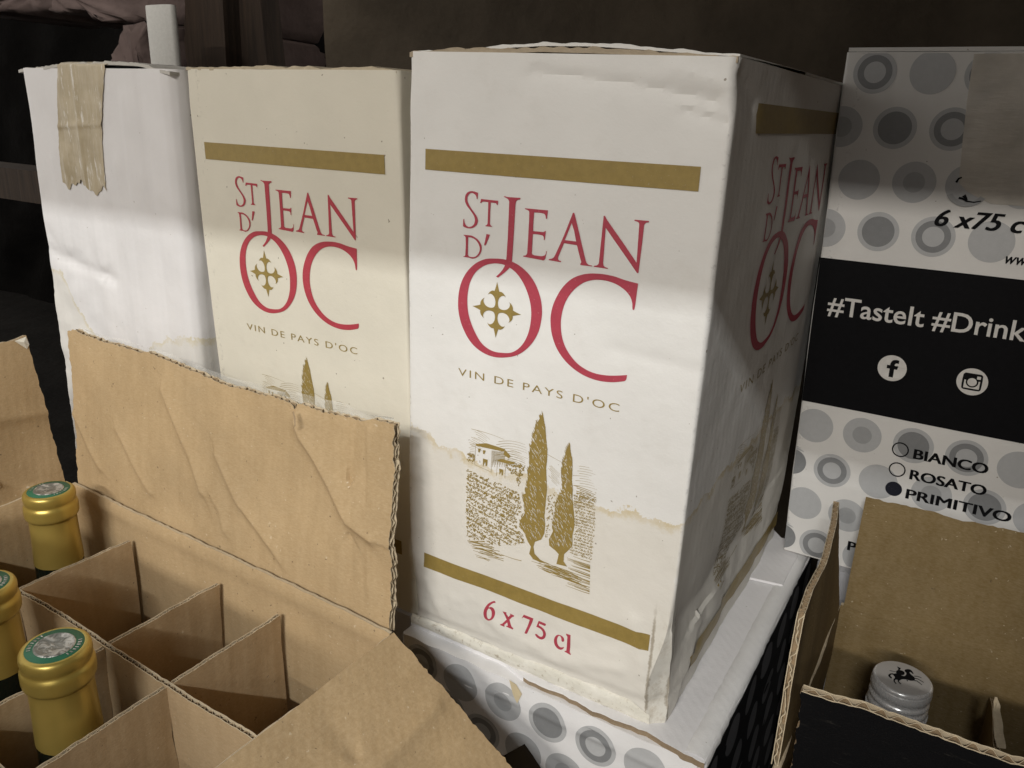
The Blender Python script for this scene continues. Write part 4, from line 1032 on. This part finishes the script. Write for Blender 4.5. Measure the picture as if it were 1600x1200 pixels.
ep = [bf(*p) for p in ((107, 520), (118, 516), (160, 535), (240, 555), (320, 588), (350, 600), (455, 630), (550, 656), (595, 661), (617, 664))]
_u = np.array([p[0] for p in ep]); _v = np.array([p[1] for p in ep]); _l = np.interp(_u, [_u[0], _u[-1]], [_v[0], _v[-1]])
sag = lambda u: np.interp(u, _u, _v-_l)
notch = lambda u: sag(u)-.0030*np.exp(-((u-nt)/.0012)**2)
ob = kpart('back_flap', bl, br, tl_, tr_, .0046, o_kraft, km, 260, 110, height=bh, seed=11, ends=(False, True), rag=.0006, ragside=.0006, notch=notch, flute=.0066)
# slit torn into the flap below its top edge
mb = MB()
for w0, off in ((.0012, .0013),):
    pl = [bf(463, 641), bf(466, 650), bf(470, 661), bf(467, 668)]
    nrm = np.cross(kex, ev); P = [bl+kex*p[0]+ev*p[1]+nrm*(off+float(bh(np.array(p[0]), np.array(p[1])))) for p in pl]
    Q = [p+kex*w for p, w in zip(P, (.0009, .0016, .0012, .0001))]
    mb.add(P+Q, [(i, 4+i, 5+i, i+1) for i in range(3)])
ob = mb.build('tear', M['kraft_core'], o_kraft, False); ob.data.transform(Matrix.Translation(-o_kraft.location))
# clear tape left on the flap's outer side, sticking out above the edge
mt = bpy.data.materials.new('clear_tape'); mt.use_nodes = True; B = NB(mt)
B.b.inputs['Base Color'].default_value = (.78, .77, .72, 1); B.b.inputs['Roughness'].default_value = .25
tr = B.N.new('ShaderNodeBsdfTransparent'); mx = B.N.new('ShaderNodeMixShader')
B.L.new(B.ramp(B.noise(120, 4), .3, .7, .16, .34), mx.inputs[0]); B.L.new(tr.outputs[0], mx.inputs[1]); B.L.new(B.b.outputs[0], mx.inputs[2])
B.L.new(mx.outputs[0], B.N['Material Output'].inputs[0])
nb = np.cross(kex, ev); us = np.linspace(.012, .286, 80); Lf = np.linalg.norm(tr_-br); Gt = []
tn3 = sinnoise(711, .02)
for v, k in ((-.03, 0), (-.002, 0), (.0015, .5), (1, 1)):
    row = []
    for x in us:
        hgt = np.interp(x, [.012, .05, .08, .14, .2, .25, .27, .286], [.0005, .0035, .0015, .002, .0042, .0055, .001, .0003])+.0004*tn3(x, 0, 0)
        vv_ = Lf+(v if v < .5 else hgt)+float(sag(x))*(v > -.01); uu_ = x/np.linalg.norm(br-bl); row.append((bl*(1-uu_)+br*uu_)*(1-vv_/Lf)+(tl_*(1-uu_)+tr_*uu_)*(vv_/Lf)-nb*(.0056-float(bh(np.array(x), np.array(min(vv_, Lf))))+.0006*tn3(x, v, 2)*k))
    Gt.append(row)
mb = MB(); mb.grid(np.array(Gt).transpose(1, 0, 2)); ob = mb.build('clear_tape', mt, o_kraft); ob.data.transform(Matrix.Translation(-o_kraft.location))
# raised left flap
l0, l1 = K(-.0046, KD, .0255), K(-.0046, .0015, .0255)
lt1 = onx(41, 527, -.291); lt0 = lt1+(l0-l1)+np.array([0, 0, .002])
lcr = creases([([(.10, .105), (.15, .075), (.185, .062), (.2205, .058)], .0024, .008), ([(.08, .09), (.13, .05), (.16, .04), (.19, .01)], -.0018, .009), ([(.16, .03), (.2, .005)], .0012, .006)], .06)
kpart('left_flap', l0, l1, lt0, lt1, .0042, o_kraft, km, 80, 50, height=lambda u, v: lcr(u, v)+.0010*wn(u, v, 4), seed=12, rag=.0005, ragside=.0003, flute=.0066)
# folded-up scrap at that flap's corner
mb = MB(); p = lt1; nn = np.cross(kef, kz)
V = [p+np.array(q) for q in ((.0005, -.0003, .0006), (.0012, -.0085, -.0006), (.0022, -.0018, -.0075), (.0034, -.0036, -.0020), (.0030, -.0003, -.0046))]
mb.add(V, [(0, 1, 3), (1, 2, 3), (0, 3, 4), (3, 2, 4)]); ob = mb.build('bent_corner', ink_mat('torn_white_paper', (.72, .68, .58), .7), o_kraft, False); ob.data.transform(Matrix.Translation(-o_kraft.location))
# right flap folded out and hanging down
r0 = onz(613, 994, .0295); r1 = r0+kef*(KD-.004)
e0 = r0+1.32*(ony(783, 1190, -.0600)-r0); e1 = e0+(r1-r0)+np.array([.010, 0, .004])
def rh(u, v):
    return -.0050*sstep(.0, .03, v)*(1-sstep(.03, .12, v))*0+.0016*np.sin(math.pi*np.clip(v/.115, 0, 1))+rcr(u, v)+.0007*wn(u, v, 6)
rf = plane_uv(r0, (r1-r0)/np.linalg.norm(r1-r0), (e0-r0)/np.linalg.norm(e0-r0))
rcr = creases([([rf(505, 1122), rf(560, 1185), rf(600, 1230)], .0009, .005), ([rf(592, 1200), rf(630, 1168), rf(660, 1140), rf(692, 1112)], -.0026, .008), ([rf(668, 1150), rf(680, 1122)], -.0012, .004)], .06)
ob = kpart('right_flap', r1, r0, e1, e0, .0040, o_kraft, km, 90, 60, height=lambda u, v: -rh(KD-.0045-u, v)*0+rh(KD-.0045-u, v), seed=13, rag=.0005, ragside=.0005)
# dividers: two long ones, three cross pieces; the free cross pieces lean at the top
for k, f in enumerate((.0745, .149)):
    kpart('divider', K(.002, f+.0013, B0), K(KL-.002, f+.0013, B0), K(.002, f+.0013, .010-.001*k), K(KL-.002, f+.0013, .010), .0030, o_kraft, kd, 110, 40, height=lambda u, v: .0007*wn(u, v, 8)+.00015*wn2(u, v, 8), seed=21+k, flute=.0050, rag=.0003)
cx_top = (.0715, .1610, .2150); cx_bot = (.0740, .1480, .2215)
for k in range(3):
    for j, (f0, f1) in enumerate(((.0035, .0730), (.0762, .1475), (.1507, KD-.004))):
        dx = (.000, -.0010, .001)[j]; dz = (.0105, .0090, .0085)[j]
        P = lambda x, f, z: K(x+dx, f, z)
        ob = kpart('divider', P(cx_bot[k], f1, B0), P(cx_bot[k], f0, B0), P(cx_top[k], f1, dz), P(cx_top[k], f0, dz+.0005), .0026, o_kraft, kd, 46, 30, height=lambda u, v: .0005*wn(u+k, v, 3+j)+.00015*wn2(u, v, 4), seed=31+k*3+j, flute=.0046, rag=.00025, ragside=.0005 if j else .0002, ends=(bool(j == 9), False))

# ================================================================== BOTTLES
def lathe(prof, n=56, close_top=False):
    a = np.linspace(0, 2*math.pi, n, endpoint=False)
    G = np.array([[(r*math.cos(t), r*math.sin(t), z) for r, z in prof] for t in a])
    mb = MB(); mb.grid(G, 0, close_u=True); return mb
def smooth_prof(pts, n=2):
    """rounds a polyline profile with Chaikin cuts"""
    P = [np.array(p, float) for p in pts]
    for _ in range(n):
        Q = [P[0]]
        for a, b in zip(P[:-1], P[1:]): Q += [a*.75+b*.25, a*.25+b*.75]
        P = Q+[P[-1]]
    return [tuple(p) for p in P]
mt = base_mat('gold_foil', (.46, .33, .075), .34, .6, .5); B = NB(mt)
B.color(B.mix(B.ramp(B.noise(40, 2), .3, .7), (.50, .37, .09), (.58, .44, .12)))
B.rough(B.ramp(B.noise(60, 2), .3, .7, .30, .38)); B.normal(B.bump(B.noise(1.0, 3, .5, B.mapping((200, 200, 30))), .16, .0005, B.bump(B.noise(35, 2), .15, .002))); M['goldfoil'] = mt
M['bottleglass'] = base_mat('dark_green_glass', (.006, .010, .007), .08, 0, .5)
M['seal'] = ink_mat('green_seal', (.035, .155, .085), .45)
def relief_mat():
    mt = base_mat('silver_relief', (.50, .49, .45), .42, .6, .5); B = NB(mt)
    n = B.noise(170, 3, .6, distort=1.5)
    B.color(B.mix(B.ramp(n, .42, .58), (.26, .26, .235), (.62, .61, .57))); B.normal(B.bump(n, .8, .0016)); return mt
M['relief'] = relief_mat()
CAPS = smooth_prof([(.0128, 0), (.0139, -.0002), (.0150, -.0014), (.0153, -.0035), (.0151, -.0058), (.0146, -.0072), (.0148, -.0082), (.0158, -.0096), (.0159, -.0125), (.0158, -.0160), (.0152, -.0176), (.0140, -.0182), (.0139, -.0230), (.0141, -.035), (.0145, -.044), (.0147, -.0505)], 1)
GLASS = [(.0143, -.0495), (.0152, -.075), (.0175, -.10), (.0215, -.135), (.027, -.165), (.032, -.19), (.0345, -.21), (.0352, -.235)]
def bottle(top, base_xy, label, rot=0.0):
    H = top[2]-(FLOOR+.0025)
    e = empty('wine_bottle', (base_xy[0], base_xy[1], FLOOR+.0025), label, 'bottle', 0, 'gold capped bottles in the kraft carton')
    tl3 = Vector((top[0]-base_xy[0], top[1]-base_xy[1], H)); q = Vector((0, 0, 1)).rotation_difference(tl3); e.rotation_mode = 'QUATERNION'; e.rotation_quaternion = q
    H = tl3.length
    mb = lathe([(r, H+z) for r, z in GLASS]+[(.0352, .006), (.033, .001), (.001, .001)]); mb.build('glass_body', M['bottleglass'], e)
    mb = lathe([(.0001, H-.0004), (.0118, H-.0004), (.0120, H)]+[(r, H+z) for r, z in CAPS]); cp = mb.build('capsule', M['goldfoil'], e)
    mb = lathe([(.0001, H+.0002), (.0122, H+.0002), (.0125, H-.0002)]); mb.build('seal_disc', M['seal'], cp)
    mb = lathe([(.0001, H+.0006), (.0078, H+.0006), (.0083, H+.0009), (.0088, H+.0003)]); mb.build('silver_relief', M['relief'], cp)
    sh = []
    for k in range(7):        # tick-like raised marks round the rim of the seal
        for s_ in (0, 1):
            a = rot+s_*math.pi+(k-3)*.17; r0_, r1_ = .0097, .0113
            w = .0003+.0001*((k*7) % 3)
            ca, sa = math.cos(a), math.sin(a)
            sh.append(([(r0_*ca-w*sa, r0_*sa+w*ca), (r1_*ca-w*sa, r1_*sa+w*ca), (r1_*ca+w*sa, r1_*sa-w*ca), (r0_*ca+w*sa, r0_*sa-w*ca)], [(0, 1, 2), (0, 2, 3)]))
    decal('seal_marks', sh, lambda u, v, l: np.stack([u, v, H+.0004+0*u], 1), M['relief'], cp, .0001, None)
    return e
bottle((-.2320, -.0790, .0500), tuple(K(.037, .0368, 0)[:2]), 'gold capped bottle in the corner cell between the raised flaps', .3)
bottle((-.1555, -.1573, .0500), tuple(K(.1105, .112, 0)[:2]), 'gold capped bottle in the middle divider row, next to the left wall cells', .8)
bottle((-.0770, -.1650, .0500), tuple(K(.1845, .112, 0)[:2]), 'gold capped bottle with green seal standing beside the torn divider edge', .5)
# ragged torn strip of divider beside that bottle
mb = MB(); zs = np.linspace(.0, -.055, 26); tnn = sinnoise(811, .008)
G = [[tuple(K(.2085+.0012*k+.0012*tnn(z, k, 0), .0785+.003*k+.0010*tnn(z, 1, k), z+.004)) for k in range(4)] for z in zs]
mb.grid(np.array(G)); ob = mb.build('torn_divider_strip', M['kraft_edge'], o_kraft); ob.data.transform(Matrix.Translation(-o_kraft.location))

# ================================================================== OPEN BLACK CARTON AT THE RIGHT
AX0, AX1, AY0, AY1, AZ = .2185, .4585, .003, .163, -.001
o_blk = empty('open_carton', ((AX0+AX1)/2, (AY0+AY1)/2, FLOOR), 'open carton, black outside and kraft inside, with a screw capped bottle', 'carton')
M['blackboard'] = board_mat('black_board', (.009, .009, .010), spec=.12, wear=False, speck=False)
B = NB(M['blackboard']); sc = B.ramp(B.noise(1.0, 6, .75, B.mapping((60, 260, 260))), .60, .72)
B.color(B.mix(B.math('MULTIPLY', sc, .5), (.008, .008, .009), (.060, .055, .048)))
am = [M['kraft_amber'], M['kraft_edge'], M['kraft_core'], M['greyboard2']]
def apart(*a, **k):
    ob = sheet(*a, **k); ob.data.transform(Matrix.Translation(-o_blk.location)); return ob
v3 = lambda x, y, z: np.array([x, y, z], float)
B1 = FLOOR+.001
apart('back_wall', v3(AX0, AY1, B1), v3(AX1, AY1, B1), v3(AX0, AY1, AZ), v3(AX1, AY1, AZ), .0035, o_blk, am, 40, 40, height=soft, top=False, shoulder=.003, seed=41)
apart('left_wall', v3(AX0, AY0, B1), v3(AX0, AY1, B1), v3(AX0, AY0, AZ), v3(AX0, AY1, AZ), .0035, o_blk, am, 40, 40, height=soft, top=False, seed=42)
apart('right_wall', v3(AX1, AY1, B1), v3(AX1, AY0, B1), v3(AX1, AY1, AZ), v3(AX1, AY0, AZ), .0035, o_blk, am, 30, 30, height=soft, top=False, seed=43)
bm_ = [M['kraft_amber'], M['kraft_edge'], M['kraft_core'], M['blackboard']]
apart('front_wall', v3(AX1, AY0, B1), v3(AX0, AY0, B1), v3(AX1, AY0, AZ), v3(AX0, AY0, AZ), .0035, o_blk, bm_, 40, 40, height=soft, top=False, seed=44)
mb = MB(); mb.add([v3(AX0, AY0, B1), v3(AX1, AY0, B1), v3(AX1, AY1, B1), v3(AX0, AY1, B1)], [(0, 1, 2, 3)])
ob = mb.build('base', M['kraft_amber'], o_blk, False); ob.data.transform(Matrix.Translation(-o_blk.location))
# flaps
ft0, ft1 = ony(1257, 1069, -.030), ony(1600, 1181, -.030); dv = (ft1-ft0)/np.linalg.norm(ft1-ft0)
fb0 = v3(AX0+.005, AY0-.0012, AZ); fb1 = v3(AX1, AY0-.0012, AZ)
ob = apart('front_flap', fb1, fb0, ft0+dv*.232, ft0, .0036, o_blk, bm_, 120, 40, height=lambda u, v: .0008*wn(u, v, 9), seed=45, rag=.0005, ragside=.0004, flute=.0062)
bt0, bt1 = ony(1353, 776, .196), ony(1600, 833, .196); dv = (bt1-bt0)/np.linalg.norm(bt1-bt0)
apart('back_flap', v3(AX0+.002, AY1+.001, AZ), v3(AX1, AY1+.001, AZ), bt0, bt0+dv*.236, .0035, o_blk, am, 90, 40, height=lambda u, v: .0012*wn(u, v, 11), seed=46, rag=.0004, flute=.006)
la = onx(1313, 786, .2085); lm_ = onx(1257, 960, .2155)
lflap_h = lambda u, v: .0022*np.sin(math.pi*np.clip(u/.16, 0, 1))*np.clip(v/.08, 0, 1)+.0006*wn(u, v, 12)
apart('left_flap', v3(AX0-.0008, AY0+.002, AZ), v3(AX0-.0008, AY1-.001, AZ), lm_, la, .0034, o_blk, am, 90, 44, height=lflap_h, seed=47, rag=.0004, flute=.0052, ends=(True, False), ragside=.0004)
# divider scrap standing in the carton, pale torn end
p = onz(1563, 1128, -.004)
apart('divider', v3(p[0]-.001, AY1-.003, B1), v3(p[0], p[1]-.022, B1), v3(p[0]-.001, AY1-.003, -.028), v3(p[0], p[1]-.022, -.012), .003, o_blk, am, 40, 30, height=lambda u, v: .0006*wn(u, v, 13), seed=48, flute=.005)
mb = MB(); tq = onz(1556, 1088, .004); bq = onz(1563, 1168, -.012); tn5 = sinnoise(911, .01)
G = []
for t in np.linspace(0, 1, 22):
    c = tq+(bq-tq)*t; w = .0003+.0021*math.sin(math.pi*min(1, t*.62+.06))
    G.append([c+np.array([s_*w+.0003*tn5(t*.04, s_*.3, 0), .0006*tn5(t*.06, s_, 2)-.001*(1-abs(s_)), 0]) for s_ in (-1, -.4, .1, .5, 1)])
mb.grid(np.array(G)); ob = mb.build('torn_liner', M['kraft_edge'], o_blk); ob.data.transform(Matrix.Translation(-o_blk.location))

# bottle with the aluminium screw cap
mt = base_mat('brushed_aluminium', (.92, .91, .90), .26, .35, .8); B = NB(mt)
B.rough(B.ramp(B.noise(400, 4), .3, .7, .2, .32)); M['alu'] = mt
mt = base_mat('matt_cap_top', (.62, .60, .58), .38, .35, .5); M['alutop'] = mt
CZ = .0123; cc = onz(1411, 1059, CZ)
o_cap = empty('wine_bottle', (cc[0], cc[1], FLOOR+.0025), 'bottle with silver screw cap marked with a black horse rider', 'bottle')
H = CZ-FLOOR-.0025
prof = smooth_prof([(.0134, 0), (.0142, -.0003), (.0147, -.0012), (.0148, -.0018)])+[(.0144, -.0022), (.0144, -.0026)]+smooth_prof([(.0148, -.003), (.0152, -.0048), (.0151, -.0066), (.0147, -.0076)])+[(.0141, -.0080), (.0140, -.0098)]+smooth_prof([(.0147, -.0102), (.0151, -.0112), (.0147, -.0122)])+[(.0141, -.0126), (.0140, -.0142)]+smooth_prof([(.0147, -.0146), (.0151, -.0158), (.0149, -.0176)])+[(.0148, -.022), (.0150, -.040), (.0150, -.060)]
mb = lathe([(r, H+z) for r, z in prof], 72); cp = mb.build('screw_cap', M['alu'], o_cap)
mb = lathe([(.0001, H+.0001), (.0128, H+.0001), (.0136, H)], 64); mb.build('cap_top', M['alutop'], cp)
kn = []
for k in range(60):
    a = 2*math.pi*k/60; kn.append(a)
mb = MB()
for a in kn:
    ca, sa = math.cos(a), math.sin(a); t_ = np.array([-sa, ca, 0])*.00045; r_ = np.array([ca, sa, 0])
    V = [r_*.0149+t_*s_+np.array([0, 0, H+z]) for z in (-.0178, -.0206) for s_ in (-1, 1)]+[r_*.01545+np.array([0, 0, H+z]) for z in (-.0182, -.0202)]
    mb.add(V, [(0, 4, 5, 2), (4, 1, 3, 5), (0, 1, 4), (2, 5, 3)])
mb.build('knurling', M['alu'], cp, False)
mb = lathe([(.0140, H-.058), (.0148, H-.075), (.020, H-.10), (.032, H-.125), (.0365, H-.15), (.0365, .006), (.033, .001), (.001, .001)]); mb.build('glass_body', M['bottleglass'], o_cap)
def cz_(pts): 
    out = []
    for p in outline(pts, 4):
        q = onz(1340+p[0]/11.43, 1020+p[1]/11.43, CZ); out.append((float(q[0]-cc[0]), float(q[1]-cc[1])))
    return [out]
rider = [cz_([(640, 385, 1), (700, 375, 1), (760, 400, 1), (840, 420, 1), (870, 370, 1), (838, 330, 1), (850, 305, 1), (910, 298, 1), (960, 320, 1), (1000, 385, 1), (980, 380, 1), (930, 350, 1), (960, 400, 1), (1010, 440, 1), (1020, 490, 1), (960, 505, 1), (900, 490, 1), (850, 480, 1), (790, 480, 1), (740, 500, 1), (700, 485, 1), (655, 480, 1), (665, 440, 1), (640, 410, 1)]),
         cz_([(685, 345, 1), (710, 318, 1), (780, 320, 1), (835, 355, 1), (830, 395, 1), (770, 405, 1), (700, 385, 1)]), cz_([(700, 250), (730, 262), (770, 280), (760, 300), (745, 320), (720, 318), (725, 290)]),
         cz_([(645, 380, 1), (590, 375, 1), (548, 400, 1), (550, 425, 1), (600, 465, 1), (612, 450, 1), (585, 420, 1), (600, 395, 1), (648, 400, 1)])]
def czs(pts, w): return ([tuple(c) for c in cz_([(x, y) for x, y in pts])[0]], w)
lines = []
for pts, w in ((((660, 470), (650, 510), (672, 545), (688, 562)), .0008), (((735, 490), (725, 520), (750, 545), (775, 565)), .0008), (((1010, 425), (1060, 428), (1100, 440), (1140, 458)), .0006), (((1015, 460), (1070, 470), (1120, 500), (1180, 535)), .0007), (((1010, 500), (1060, 510), (1105, 545), (1150, 580)), .0007), (((570, 325), (610, 332), (640, 338), (680, 345)), .0005), (((880, 490), (890, 515)), .0006)):
    lines.append(([ (lambda q: (float(q[0]-cc[0]), float(q[1]-cc[1])))(onz(1340+x/11.43, 1020+y/11.43, CZ)) for x, y in pts], w, w*.7))
decal('rider_emblem', rider+strokes(lines), lambda u, v, l: np.stack([u, v, H+.00012+l], 1), M['black'], cp, .0001, None)

# ---- unseen blocker added before the kraft carton; it keeps the lamps off the dividers
tn_ = sinnoise(951, .2)
tall = Carton(.50, .16, .235-FLOOR, 0, lambda z: .003, lambda x, y, z, nx, ny: .0008*tn_(x, y, z))
o_tall = empty('lamp_blocker', (-.47, -.62, FLOOR), 'tall brown carton standing in front of the open kraft carton', 'carton')
tall.shell('body', M['kraft'], o_tall, .012, .012, 4)
mb = MB(); plain_box(mb, (.002, .001, .235-FLOOR-.0002), (.498, .0792, .235-FLOOR+.003)); mb.build('top_flap', M['kraft'], o_tall, False)
mb = MB(); plain_box(mb, (.002, .0808, .235-FLOOR-.0002), (.498, .159, .235-FLOOR+.003)); mb.build('top_flap', M['kraft'], o_tall, False)
